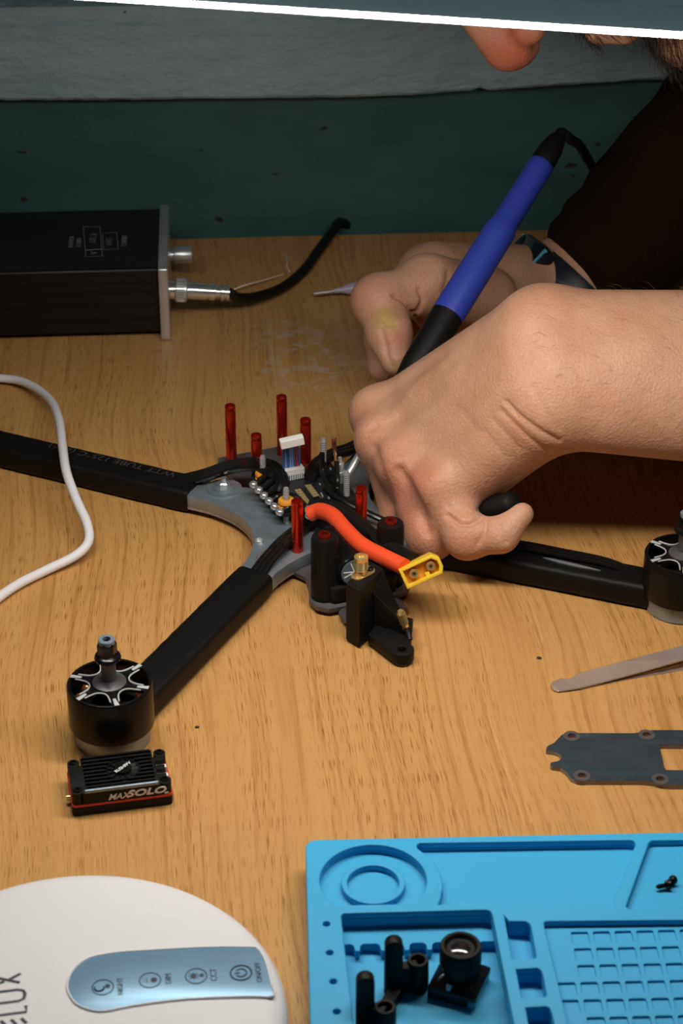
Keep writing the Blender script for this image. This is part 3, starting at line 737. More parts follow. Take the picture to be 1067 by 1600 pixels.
# ------------------------------------------------------------------ quadcopter under repair
DC = Vector((-.0138, .845, 0)); UA = math.radians(291.5)
DM = frame(DC, (math.cos(UA), math.sin(UA), 0))          # local x = forward, y = starboard
DMi = DM.inverted()
def dl(u, v, z): return DM @ Vector((u, v, z))
def quad():
    t = thing('quadcopter', 'partly built four-armed quadcopter frame with red standoffs being soldered', 'drone', tuple(DC))
    Z1, Z2 = .0045, .0105
    # bottom plate
    hw = .0215
    out = [(-.078, -.020), (-.074, -.0215), (-.060, -.0205), (-.045, -.018), (-.020, -.020), (.020, -.0215), (.028, -.0235), (.033, -.022), (.040, -.0185), (.050, -.0205), (.058, -.0235), (.064, -.0225), (.068, -.018), (.069, 0)]
    out = out + [(u, -v) for u, v in out[::-1][1:]]
    MB(DM).plate([out], .0020, Z1, .0004).build('bottom_plate', 'carbon_grey', t)
    MB(DM).plate([rrect(.012, .03, .004, 5, .075, 0)], .0024, .0040, .0003).build('plate_tab', 'carbon_grey', t)
    # crossed arms with a filleted centre
    angs = [math.radians(a) for a in (63.5, 155.5, 243.5, 339.5)]
    wA, s, Lr = .0086, .050, .078
    pts = []
    for i in range(4):
        a, b = angs[i], angs[(i + 1) % 4] + (2 * math.pi if i == 3 else 0)
        d, n = Vector((math.cos(a), math.sin(a))), Vector((-math.sin(a), math.cos(a)))
        e, m = Vector((math.cos(b), math.sin(b))), Vector((-math.sin(b), math.cos(b)))
        pts += [DC.xy + d * Lr - n * wA, DC.xy + d * Lr + n * wA]
        p0, p2 = DC.xy + d * s + n * wA, DC.xy + e * s - m * wA
        dd = d.x * e.y - d.y * e.x; q = (p2 - p0); tt = (q.x * e.y - q.y * e.x) / dd; p1 = p0 + d * tt
        p1 = p1 * .78 + (p0 + p2) * .11
        for k in range(11):
            f = k / 10; pts.append(p0 * (1 - f) ** 2 + p1 * 2 * f * (1 - f) + p2 * f * f)
    cp = MB().plate([[(p.x, p.y) for p in pts]], Z1, Z2, .0006).build('centre_plate', 'alu_frame', t)
    MB().plate([[(p.x * .995 + DC.x * .005, p.y * .995 + DC.y * .005) for p in pts]], Z1 - .0012, Z1, 0).build('clamp_plate', 'carbon_edge', t)
    starts = (.062, .0615, .0560, .060); ends = (.115, .196, .166, .166)
    arms = []
    for i, a in enumerate(angs):
        d = Vector((math.cos(a), math.sin(a), 0)); M = frame(DC, d); s0, s1 = starts[i], ends[i]
        ar = MB(M).box((Lr - .02, -.0078, Z1 + .0004), (s1 + .006, .0078, Z2 - .0004)).build('arm', 'alu_frame', t, smooth=False, bev=.0006)
        arms.append(ar)
        rings = []
        N = 26
        for k in range(N + 1):
            x = s0 + (s1 - s0) * k / N
            j = random.uniform(-.00018, .00018)
            w_, h_ = .0182 + j, .0118 + random.uniform(-.0002, .0003)
            if k in (0, N): w_ -= .0006; h_ -= .0004
            rings.append([(x + (.0006 if k == 0 else 0) * math.sin(7 * q[0] / .018), q[0], q[1]) for q in rrect(w_, h_, .0030, 4, 0, .0064)])
        sl = MB(M).rings(rings).build('sleeve', 'heat_shrink', ar)
        if i == 1:
            TMx = M @ Matrix.Translation((.1095, -.0035, .0064 + .0062))
            l = MB().text('WTT TUBE 125\u00b0C (\u00f816)', .0060, TMx, .00004, 1.15)
            l.build('lettering', 'sleeve_print', ar, smooth=False)
    # nuts and washers on the arm roots
    for px, py, big in ((350, 764, 1), (405, 848, 0), (412, 865, 0)):
        p = at(px, py, Z2)
        if big:
            MB().axis(p, p + Vector((0, 0, 1)), [(.0085, -.0002), (.0085, .0007), (.0050, .0008), (.0050, .0014), (.0030, .0015)], 28).build('washer', 'alu_frame', t)
            MB().axis(p, p + Vector((0, 0, 1)), [(.0031, .0012), (.0031, .0038), (.0026, .0042)], 6).build('nut', 'chrome', t)
            MB().axis(p, p + Vector((0, 0, 1)), [(.0014, .003), (.0014, .0062), (.0009, .0065)], 12).build('bolt', 'chrome', t)
        elif px == 405:
            MB().axis(p, p + Vector((0, 0, 1)), [(.0019, 0), (.0019, .0016), (.0013, .0020), (.0008, .0012)], 12).build('bolt', 'steel', t)
        else:
            q = at(418, 872, Z2)
            MB().axis(q, q + Vector((0, 0, 1)), [(.0052, 0), (.0052, .0008), (.0028, .0009), (.0026, .0003)], 24).build('washer', 'chrome', t)
    # red standoffs
    def standoff(u, v, h, z=Z1, r=.00265):
        p = dl(u, v, z)
        MB().axis(p, p + Vector((0, 0, 1)), [(r * .92, 0), (r, .0004), (r, h - .0030), (r * .94, h - .0027), (r * .94, h - .0022), (r, h - .0019), (r, h - .0004), (r * .9, h), (r * .55, h), (r * .5, h - .0018)], 24).build('standoff', 'red_alu', t)
    standoff(-.0700, -.0157, .0325); standoff(-.0697, .0108, .0325)
    standoff(-.0462, -.0108, .0275); standoff(-.0478, .0150, .0300)
    standoff(.0266, -.0171, .0325); standoff(.0266, .0140, .0325)
    for u, v in ((.0575, -.0158), (.0575, .0155)): standoff(u, v, .0325)
    # little pads under the standoffs touch the bench
    for u, v in ((-.07, -.0157), (-.0697, .0108), (.0266, -.0171), (.0266, .014), (.0575, -.0158), (.0575, .0155)):
        MB(DM).axis((u, v, .0021), (u, v, -1), [(.0024, 0), (.0024, .0015), (.0018, .0021)], 14).build('screw', 'steel', t)
    # stack: board, chips, pads, bolts
    bc = (-.0137, .0015)
    pcb = MB(DM).plate([rrect(.0400, .0400, .003, 4, *bc)], .0165, .0180, 0).build('circuit_board', 'pcb', t)
    chips = [(-.024, .010, .007, .005), (-.006, .011, .005, .005), (.000, .003, .004, .003), (-.015, .016, .009, .003), (-.009, -.010, .003, .003), (-.016, -.010, .003, .003)]
    for (u, v, a, b) in chips:
        MB(DM).box((u - a / 2, v - b / 2, .018), (u + a / 2, v + b / 2, .0190)).build('chip', 'black_plastic', pcb, smooth=False, bev=.0002)
    for v0 in (-.0040, .0020):
        for k in range(6):
            u = -.0125 + k * .0024 - (v0 + .004) * .35
            MB(DM).box((u, v0, .018), (u + .0019, v0 + .0030, .0184)).build('pad', 'gold_pad', pcb, smooth=False)
    for k in range(10):
        u, v = bc[0] + random.uniform(-.017, .017), bc[1] + random.uniform(.002, .018)
        MB(DM).box((u, v, .018), (u + .0012, v + .0007, .0187)).build('component', 'steel', pcb, smooth=False)
    bolts = [(-.0290, -.0137, .0300), (.0015, -.0132, .0290), (.0010, .0170, .0310), (-.0290, .0170, .0330)]
    for i, (u, v, z) in enumerate(bolts):
        pr = [(.0015, 0)]; n = 18
        for k in range(n): pr += [(.00155, .0005 + k * (z - .0115) / n), (.00132, .0005 + (k + .5) * (z - .0115) / n)]
        MB(DM).axis((u, v, .0105), (u, v, 1), pr + [(.0011, z - .0105)], 14).build('bolt', 'steel', t)
        if i in (0, 1):
            zz = .0180 if i == 1 else .0165
            MB(DM).axis((u, v, zz), (u, v, 1), [(.0034, 0), (.0038, .0006), (.0038, .0016), (.0030, .0022), (.0030, .0028), (.0038, .0034), (.0038, .0044), (.0034, .0050)], 20).build('grommet', 'orange_gum', t)
    # six solder joints with their motor wires, along the left edge of the board
    for k in range(6):
        f = k / 5; px, py = 396 + (437 - 396) * f, 757 + (800 - 757) * f
        p = at(px, py, .0188)
        j = MB(); j.sphere(p, .0021, seg=12, rings=8, sq=(1, 1, .85)); j.build('solder_joint', 'solder', pcb)
        if k < 3:
            w3 = [p, at(px + 14, py - 9, .0205), at(px + 34 - k * 2, py - 22 - k * 2, .0215), at(432 - k * 5, 735 + k * 4, .0225), at(405 - k * 4, 727 + k * 2, .0215), at(360, 732 + k * 2, .0175), at(322, 742 + k * 3, .0135), at(288, 748 + k * 2.5, .0112)]
        else:
            w3 = [p, at(px + 16, py - 7, .0200), at(px + 34, py - 10, .0195), at(px + 46, py - 2, .0185), at(px + 52, py + 10, .0150)]
        MB().tube(catmull(w3, 6), [.0010 if i < 4 else .0016 for i in range(6 * (len(w3) - 1) + 1)], 9).build('motor_wire', 'wire_black', t)
    # fatter black leads leaving the left arm over the top
    for k in range(3):
        w3 = [at(288, 746 + 4 * k, .0112), at(320, 738 + 4 * k, .0150), at(362, 724 + 4 * k, .0190), at(402, 720 + 5 * k, .0220), at(432 - 2 * k, 728 + 6 * k, .0230), at(446 - 4 * k, 750 + 3 * k, .0215), at(441 - 3 * k, 770, .0190)]
        MB().tube(catmull(w3, 7), .0019, 10).build('motor_wire', 'wire_black', t)
    for k in range(3):                                    # lower left arm
        w3 = [at(396 + 7 * k, 893 + 3 * k, .0110), at(412 + 6 * k, 872 + 3 * k, .0130), at(436 + 5 * k, 846 + 4 * k, .0140), at(463 + 3 * k, 824 + 5 * k, .0130), at(486 + 2 * k, 808 + 4 * k, .0120)]
        MB().tube(catmull(w3, 6), .0017, 10).build('motor_wire', 'wire_black', t)
    for k in range(3):                                    # upper right arm
        w3 = [at(478 + 4 * k, 745 + 3 * k, .0190), at(492 + 3 * k, 722 + 4 * k, .0200), at(518 + 2 * k, 706 + 4 * k, .0180), at(545 + 3 * k, 697 + 4 * k, .0140), at(575, 680 + 4 * k, .0112)]
        MB().tube(catmull(w3, 6), .0018, 10).build('motor_wire', 'wire_black', t)
    for k, top in ((0, (503, 708, .0330)), (1, (526, 722, .0290))):       # two loose leads on the right, bending down and across
        w3 = [at(*top), at(top[0] + 1, top[1] + 28, .0240), at(516 + 12 * k, 768 - 2 * k, .0200), at(540 + 6 * k, 786, .0190), at(575 + 5 * k, 803, .0170), at(625 + 4 * k, 826, .0130)]
        MB().tube(catmull(w3, 7), .0013, 9).build('lead', 'wire_black', t)
    c0 = at(526, 736, .0200); c1 = at(522, 688, .0400)
    for k in range(7):
        a = k * 2 * math.pi / 7; o_ = Vector((math.cos(a), math.sin(a), 0)) * (.0007 if k else 0)
        MB().tube(catmull([c0 + o_ * .6, c0.lerp(c1, .55) + o_ * .7, c1 + o_ * 1.6 + Vector((0, 0, random.uniform(-.001, .0012)))], 5), .00038, 5).build('copper_strand', 'copper', t)
    # solder-plated header, little post and clear sleeve beside it
    MB().axis(at(531, 752, .0180), at(531, 752, .0180) + Vector((0, 0, 1)), [(.0022, 0), (.0022, .004), (.0027, .0042), (.0027, .0058), (.0020, .006), (.0020, .0100), (.0009, .0102), (.0009, .0130)], 16).build('post', 'steel', t)
    # white plug sockets and ribbon
    sk = at(457, 748, .0180); SMx = frame(sk, (math.cos(UA + math.pi / 2), math.sin(UA + math.pi / 2), 0))
    so = MB(SMx).box((-.0056, -.0016, 0), (.0056, .0026, .0058)).build('socket', 'white_nylon', t, smooth=False, bev=.0003)
    for k in range(9): MB(SMx).box((-.0046 + k * .0011, -.00185, .0004), (-.0041 + k * .0011, -.0015, .0030)).build('slot', 'cap_top', so, smooth=False)
    pl = at(456, 690, .0440); PM = frame(pl, (.96, .2, .14))
    cols = ['ribbon_blue', 'ribbon_light', 'ribbon_blue', 'ribbon_light', 'ribbon_light', 'ribbon_blue', 'ribbon_red', 'ribbon_blue']
    for k, cn in enumerate(cols):
        f = k / 7 - .5
        a = SMx @ Vector((f * .0078, .0012, .0050)); b = PM @ Vector((f * .0070 - .001, .0018, -.002))
        MB().tube(catmull([a, a.lerp(b, .35) + Vector((0, .004, 0)), a.lerp(b, .75) + Vector((.0, .005, 0)), b], 6), .00056, 7).build('ribbon_wire', cn, t)
    MB(PM).box((-.0056, -.0018, -.0022), (.0056, .0022, .0020)).build('plug', 'white_nylon', t, smooth=False, bev=.0004)
    # battery leads and connector
    def tub(pp, r, nm, m): return MB().tube(catmull([at(*p) for p in pp], 8), r, 14).build(nm, m, t)
    tub([(484, 803, .0210), (500, 798, .0235), (520, 806, .0260), (541, 829, .0265), (564, 851, .0270), (595, 868, .0280), (632, 886, .0290)], .0037, 'battery_lead', 'red_wire')
    tub([(486, 794, .0200), (512, 792, .0225), (545, 806, .0235), (580, 836, .0240), (612, 857, .0255), (646, 876, .0280)], .0036, 'battery_lead', 'black_rubber')
    for px, py, sx in ((487, 797, 1.2), (497, 790, 1.0), (507, 787, .8), (485, 806, .9)):
        p = at(px, py, .0205); MB().sphere(p, .0030 * sx, seg=12, rings=8, sq=(1, 1, .7)).build('solder_joint', 'solder', pcb)
    xo = at(659, 891, .0285); a = math.radians(24.5)
    n = (CAMP - xo).normalized(); n = (n + Vector((.12, 0, -.10))).normalized()
    ux = RGT * math.cos(a) + UPV * math.sin(a); XM = frame(xo, ux, n)
    def outl(s_, ch=.0026):
        w_, h_ = .0182 - s_, .0094 - s_
        return [(-w_ / 2, -h_ / 2), (w_ / 2 - ch * .6, -h_ / 2), (w_ / 2, -h_ / 2 + ch), (w_ / 2, h_ / 2 - ch), (w_ / 2 - ch, h_ / 2), (-w_ / 2, h_ / 2)]
    xt = MB(XM).plate([outl(0), outl(.0030, .002)], -.0100, .0020, .0004).build('power_connector', 'xt_yellow', t)
    MB(XM).plate([outl(.0028)], -.0160, -.0020, 0).build('insert', 'xt_inner', xt)
    for sx in (-.0037, .0042):
        MB(XM).axis((sx, .0001, -.0021), (sx, .0001, 1), [(.0021, 0), (.0021, .0030), (.0017, .0038), (.0009, .0038), (.0008, .0015)], 18).build('pin', 'gold', xt)
    MB(XM).box((.0006, -.0032, -.0021), (.0026, -.0016, .0012)).build('key', 'xt_yellow', xt, smooth=False)
    # capacitor and its black holder at the tail
    hold = MB(DM)
    hold.plate([rrect(.020, .032, .003, 4, .0560, 0)], .0046, .0125, .0005)
    for v in (-.0158, .0155): hold.lathe([(.0062, .0046), (.0060, .034), (.0055, .0355), (.0028, .0355)], Matrix.Translation((.0575, v, 0)), 28)
    for v in (-.0140, .0110): hold.box((.047, v - .003, .0046), (.0630, v + .003, .0270))
    hold.build('tail_holder', 'black_plastic', t)
    cp_ = DM @ Vector((.0650, -.0048, .0190)); ca = DM @ Vector((.036, -.0048, .0190))
    cpo = MB().axis(ca, cp_, [(.0074, 0), (.0076, .001), (.0076, .0275), (.0070, .0288), (.0062, .0290), (.0005, .0288)], 32).build('capacitor', 'black_gloss', t)
    cd = (cp_ - ca).normalized()
    MB().axis(cp_, cp_ + cd, [(.0061, -.0002), (.0061, .0003), (.0003, .0003)], 28).build('capacitor_top', 'cap_top', cpo)
    CX = frame(cp_ + cd * .00035, cd.cross(Vector((0, 0, 1))), cd)
    for r_ in (.4, 1.9, 3.0):
        MB(CX).box((-.0052, -.00025, -.0001), (.0052, .00025, .0001), Matrix.Rotation(r_, 4, 'Z')).build('score_mark', 'ink_white', cpo, smooth=False)
    # antenna mount block with its gold connector and tail loop
    foot = [(539, 1001), (562, 1014), (600, 986), (575, 968)]
    def g(px, py): p = at(px, py, 0); return Vector((p.x, p.y, 0))
    f0, f1, f3 = g(540, 1002), g(562, 1015), g(598, 978)
    f2 = f0 + (f3 - f1)
    blk = MB()
    hz = .0300
    def ring_(pts, z): return [(p.x, p.y, z) for p in pts]
    blk.rings([ring_([f0, f1, f3, f2], .0008), ring_([f0, f1, f3, f2], hz)])
    mnt = blk.build('antenna_mount', 'black_plastic', t, smooth=False, bev=.0006)
    # gusset sloping down toward the loop
    tip = g(628, 1026); e = (f3 - f1)
    gus = MB(); a_, b_ = f1 + e * .55, f3 + (f3 - f0) * .0
    q0, q1 = g(625, 985), g(640, 1012)
    gus.rings([[(a_.x, a_.y, .001), (a_.x, a_.y, hz * .75), (b_.x, b_.y, hz), (b_.x, b_.y, .001)], [(q1.x, q1.y, .001), (q1.x, q1.y, .009), (q0.x, q0.y, .010), (q0.x, q0.y, .001)]])
    gus.build('gusset', 'black_plastic', mnt, smooth=False, bev=.0005)
    lp = [g(562, 1014), g(580, 1012), g(612, 1030)]
    c_ = at(628, 1024, .003); th = [math.radians(k) for k in range(-150, 60, 15)]
    tail = [(g(575, 1010).x, g(575, 1010).y)] + [(c_.x + .0052 * math.cos(k), c_.y + .0052 * math.sin(k)) for k in th] + [(g(645, 985).x, g(645, 985).y), (g(600, 975).x, g(600, 975).y)]
    MB().plate([tail, circ(c_.x, c_.y, .0018, 14)], .0012, .0065, .0006).build('tail_loop', 'black_plastic', mnt)
    MB().axis((c_.x, c_.y, 0), (c_.x, c_.y, 1), [(.0038, 0), (.0040, .0006), (.0040, .0013)], 20).build('screw_head', 'steel', mnt)
    tp = (f0 + f1 + f3 + f2) / 4 + Vector((0, 0, hz)); tp += (f2 - f3) * .12
    fl = frame(tp, (f1 - f0) * -1)
    MB(fl).plate([rrect(.0055, .0120, .0024, 4, 0, 0)], 0, .0010, .0002).build('flange', 'gold', mnt)
    pr = [(.0026, .0010), (.0026, .0035), (.0031, .0036)]
    for k in range(6): pr += [(.0031, .0038 + k * .0007), (.0028, .00415 + k * .0007)]
    pr += [(.0031, .0080), (.0030, .0098), (.0020, .0102), (.0018, .0090)]
    MB(fl).axis((0, .0012, 0), (0, .0012, 1), pr, 22).build('antenna_connector', 'gold', mnt)
    MB(fl).axis((0, -.0040, .0008), (0, -.0040, 1), [(.0017, 0), (.0017, .0009), (.0012, .0014), (.0007, .0009)], 14).build('screw', 'black_gloss', mnt)
    pg0, pg1 = at(634, 982, .0090), at(624, 950, .0210)
    pr = [(.0016, 0), (.0016, .003)]
    for k in range(7): pr += [(.0019, .0034 + k * .0010), (.0015, .0039 + k * .0010)]
    MB().axis(pg0, pg1, pr + [(.0012, .0108)], 14).build('ferrule', 'gold', mnt)
    MB().tube(catmull([pg0 + (pg1 - pg0) * .1, pg0 + Vector((.001, -.002, -.001)), at(640, 1000, .006)], 5), .0014, 8).build('antenna_tail', 'black_rubber', mnt)
    # exposed metal and wires where the right-hand arm's sleeve is slit open
    M3 = frame(DC, (math.cos(angs[3]), math.sin(angs[3]), 0))
    for k in range(3):
        MB(M3).tube(catmull([(.088, .0005 + .0022 * k, .0108), (.098, .0010 + .0022 * k, .0138), (.120, .0012 + .0021 * k, .0140), (.140, .0015 + .0020 * k, .0135), (.154, .0010 + .0018 * k, .0105)], 6), .0011, 8).build('motor_wire', 'black_gloss', arms[3])
    MB(M3).plate([[(.112, -.0012), (.116, -.0006), (.128, -.0012), (.139, -.0026), (.132, -.0032), (.120, -.0026)]], .0118, .0128, .0001).build('exposed_arm', 'silver_plate', arms[3])
    # motors
    def motor(i, dist, rot):
        a = angs[i]; P = DC + Vector((math.cos(a), math.sin(a), 0)) * dist
        M = Matrix.Translation((P.x, P.y, 0)) @ Matrix.Rotation(rot, 4, 'Z')
        m = MB(M).lathe([(.0140, .0), (.0150, .0006), (.0150, .0066), (.0146, .0074), (.006, .0074)], seg=40).build('motor', 'alu_frame', t)
        MB(M).lathe([(.0125, .0074), (.0125, .0088), (.0100, .0090), (.0100, .0220), (.004, .0222)], seg=32).build('stator', 'black_plastic', m)
        MB(M).rings([[(x, y, z) for x, y in circ(0, 0, r, 48)] for r, z in ((.0158, .0086), (.0170, .0086), (.0172, .0092), (.0172, .0272), (.0168, .0279), (.0156, .0279), (.0156, .0100))], False, None, True).build('bell', 'bell_black', m)
        holes = []
        for k in range(6):
            b = k * math.pi / 3
            poly = []
            for (r, da) in ((.0158, -25), (.0158, -12), (.0158, 0), (.0158, 12), (.0158, 25), (.0140, 23), (.0115, 21), (.0094, 17), (.0082, 9), (.0079, 0), (.0082, -9), (.0094, -17), (.0115, -21), (.0140, -23)):
                w_ = b + math.radians(da); poly.append((r * math.cos(w_), r * math.sin(w_)))
            holes.append(poly)
        MB(M).plate([circ(0, 0, .0166, 48)] + holes, .0262, .0280, .0002).build('bell_top', 'black_gloss', m)
        for k in range(6):
            h = holes[k]
            MB(M).tube([(x, y, .0280) for x, y in h[5:]], .00034, 6).build('chamfer', 'polished', m)
            b = (k + .5) * math.pi / 3
            MB(M).plate([[(.0118 * math.cos(b - .05), .0118 * math.sin(b - .05)), (.0118 * math.cos(b + .05), .0118 * math.sin(b + .05)), (.0165 * math.cos(b + .09), .0165 * math.sin(b + .09)), (.0165 * math.cos(b - .03), .0165 * math.sin(b - .03))]], .0279, .0283, .0001).build('polished_facet', 'polished', m)
        for k in range(12):
            b = k * math.pi / 6 + .2
            MB(M).sphere((.0122 * math.cos(b), .0122 * math.sin(b), .0185), .0027, seg=8, rings=6, sq=(1, 1, 1.3)).build('winding', 'winding', m)
        MB(M).lathe([(.0068, .0270), (.0068, .0284), (.0040, .0296), (.0030, .0298), (.0030, .0440), (.001, .0440)], seg=28).build('shaft', 'carbon_grey', m)
        MB(M).lathe([(.0028, .0395), (.0052, .0395), (.0054, .0402), (.0050, .0412), (.0036, .0420)], seg=28).build('nut_flange', 'black_gloss', m)
        nt_ = MB(M).lathe([(.0040, .0415), (.0040, .0462), (.0034, .0476)], seg=6).build('lock_nut', 'black_gloss', m)
        MB(M).lathe([(.0033, .0470), (.0033, .0486), (.0030, .0489), (.0017, .0489), (.0016, .0470)], seg=24).build('nylon_ring', 'nylon_grey', m)
        for b in (.8, 2.4, 4.0, 5.6):
            MB(M).axis((.0125 * math.cos(b), .0125 * math.sin(b), .0074), (.0125 * math.cos(b), .0125 * math.sin(b), 1), [(.0017, 0), (.0017, .0012), (.001, .0014)], 12).build('screw', 'steel', m)
    motor(1, .2070, .6); motor(2, .1765, .25); motor(3, .1750, .9)
quad()
# ------------------------------------------------------------------ the person: distance-field modelling, meshed once
class Field:
    def __init__(s, lo, hi, h):
        s.h = h; s.lo = np.array(lo, float); s.n = np.ceil((np.array(hi) - s.lo) / h).astype(int) + 1
        s.F = np.full(s.n, 1.0, np.float32); s.ax = [s.lo[i] + h * np.arange(s.n[i]) for i in range(3)]
    def win(s, lo, hi, m):
        sl = []
        for i in range(3):
            a = int(np.clip(math.floor((lo[i] - m - s.lo[i]) / s.h), 0, s.n[i])); b = int(np.clip(math.ceil((hi[i] + m - s.lo[i]) / s.h) + 1, 0, s.n[i]))
            if b <= a: return None
            sl.append(slice(a, b))
        X = s.ax[0][sl[0]][:, None, None]; Y = s.ax[1][sl[1]][None, :, None]; Z = s.ax[2][sl[2]][None, None, :]
        return tuple(sl), X, Y, Z
    def merge(s, sl, d, k, sub=False):
        F = s.F[sl]; d = d.astype(np.float32)
        if sub:
            h = np.clip(.5 - .5 * (F + d) / k, 0, 1); s.F[sl] = F * (1 - h) - d * h + k * h * (1 - h)
        else:
            h = np.clip(.5 + .5 * (F - d) / k, 0, 1); s.F[sl] = F * (1 - h) + d * h - k * h * (1 - h)
    def cap(s, a, b, ra, rb, k=.006, sub=False):
        a, b = np.array(a, float), np.array(b, float); r = max(ra, rb)
        w_ = s.win(np.minimum(a, b) - r, np.maximum(a, b) + r, k + 4 * s.h)
        if w_ is None: return
        sl, X, Y, Z = w_; ab = b - a; L2 = max(ab @ ab, 1e-12)
        t = np.clip(((X - a[0]) * ab[0] + (Y - a[1]) * ab[1] + (Z - a[2]) * ab[2]) / L2, 0, 1)
        d = np.sqrt((X - a[0] - t * ab[0]) ** 2 + (Y - a[1] - t * ab[1]) ** 2 + (Z - a[2] - t * ab[2]) ** 2) - (ra + (rb - ra) * t)
        s.merge(sl, d, k, sub)
    def chain(s, pts, rad, k=.006):
        for i in range(len(pts) - 1): s.cap(pts[i], pts[i + 1], rad[i], rad[i + 1], k)
    def ell(s, c, r, R=None, k=.008, sub=False):
        c = np.array(c, float); r = np.array(r, float); m = r.max()
        w_ = s.win(c - m, c + m, k + 4 * s.h)
        if w_ is None: return
        sl, X, Y, Z = w_; q = [X - c[0], Y - c[1], Z - c[2]]
        if R is not None: q = [R[i][0] * q[0] + R[i][1] * q[1] + R[i][2] * q[2] for i in range(3)]   # rows = local axes
        k0 = np.sqrt(sum((q[i] / r[i]) ** 2 for i in range(3))); k1 = np.sqrt(sum((q[i] / r[i] ** 2) ** 2 for i in range(3)))
        s.merge(sl, k0 * (k0 - 1) / np.maximum(k1, 1e-9), k, sub)
    def mesh(s):
        F = s.F; I = F < 0; nx, ny, nz = F.shape
        cnt = np.zeros((nx - 1, ny - 1, nz - 1), np.int8)
        for dx in (0, 1):
            for dy in (0, 1):
                for dz in (0, 1): cnt += I[dx:nx - 1 + dx, dy:ny - 1 + dy, dz:nz - 1 + dz]
        act = (cnt > 0) & (cnt < 8); idx = np.argwhere(act)
        ids = np.full(act.shape, -1, np.int64); ids[act] = np.arange(len(idx))
        C = [(dx, dy, dz) for dx in (0, 1) for dy in (0, 1) for dz in (0, 1)]
        vals = np.stack([F[idx[:, 0] + c[0], idx[:, 1] + c[1], idx[:, 2] + c[2]] for c in C], 1).astype(float)
        acc = np.zeros((len(idx), 3)); nn = np.zeros(len(idx))
        for i in range(8):
            for j in range(i + 1, 8):
                if sum(abs(C[i][k] - C[j][k]) for k in range(3)) != 1: continue
                a, b = vals[:, i], vals[:, j]; m = (a < 0) != (b < 0)
                t = np.where(m, a / np.where(m, a - b, 1), 0)[:, None]
                p = np.array(C[i]) + t * (np.array(C[j]) - np.array(C[i])); acc += p * m[:, None]; nn += m
        P = s.lo + (idx + acc / nn[:, None]) * s.h
        Q = []
        for ax in range(3):
            o = [1 if k == ax else 0 for k in range(3)]
            A = I[:nx - o[0], :ny - o[1], :nz - o[2]]; B = I[o[0]:, o[1]:, o[2]:]
            e = np.argwhere(A != B); u, v = (ax + 1) % 3, (ax + 2) % 3
            e = e[(e[:, u] > 0) & (e[:, v] > 0) & (e[:, u] < s.n[u] - 1) & (e[:, v] < s.n[v] - 1)]
            if not len(e): continue
            def cid(du, dv):
                q = e.copy(); q[:, u] -= du; q[:, v] -= dv; return ids[q[:, 0], q[:, 1], q[:, 2]]
            quad_ = np.stack([cid(0, 0), cid(1, 0), cid(1, 1), cid(0, 1)], 1)
            fl = A[e[:, 0], e[:, 1], e[:, 2]]
            quad_[~fl] = quad_[~fl][:, ::-1]; Q.append(quad_)
        Q = np.concatenate(Q); Q = Q[(Q >= 0).all(1)]
        return P, Q
def vnorm(P, Q):
    n = np.cross(P[Q[:, 2]] - P[Q[:, 0]], P[Q[:, 3]] - P[Q[:, 1]])
    N = np.zeros_like(P)
    for k in range(4): np.add.at(N, Q[:, k], n)
    return N / np.maximum(np.linalg.norm(N, axis=1), 1e-12)[:, None]
def relax(P, Q, it=2, f=.5):
    for _ in range(it):
        S = np.zeros_like(P); c = np.zeros(len(P))
        for k in range(4):
            np.add.at(S, Q[:, k], P[Q[:, (k + 1) % 4]]); np.add.at(c, Q[:, k], 1)
            np.add.at(S, Q[:, k], P[Q[:, (k + 3) % 4]]); np.add.at(c, Q[:, k], 1)
        P = P * (1 - f) + f * S / np.maximum(c, 1)[:, None]
    return P
def q3(px, py, Y): return np.array(atY(px, py, Y))
def polydist(u, v, pts):                        # distance of points to a polyline (pixels)
    d = np.full(len(u), 1e9)
    for (x0, y0), (x1, y1) in zip(pts[:-1], pts[1:]):
        L2 = (x1 - x0) ** 2 + (y1 - y0) ** 2
        t = np.clip(((u - x0) * (x1 - x0) + (v - y0) * (y1 - y0)) / L2, 0, 1)
        d = np.minimum(d, np.hypot(u - x0 - t * (x1 - x0), v - y0 - t * (y1 - y0)))
    return d
def sculpt(P, Q, strokes, it=1):
    """strokes: (polyline in pixels, width px, depth m (+ raises)); baked into the vertex positions"""
    N = vnorm(P, Q); u, v = proj(P)
    face = ((np.array(CAMP) - P) * N).sum(1) > 0
    for pts, wd, dep in strokes:
        d = polydist(u, v, pts); wgt = np.exp(-(d / wd) ** 2) * face
        P = P + N * (dep * wgt)[:, None]
    return P
def redness(P, N, spots):
    u, v = proj(P); face = ((np.array(CAMP) - P) * N).sum(1) > 0
    r = np.zeros(len(P))
    for x, y, rad, amp in spots: r += amp * np.exp(-((u - x) ** 2 + (v - y) ** 2) / rad ** 2) * face
    return r

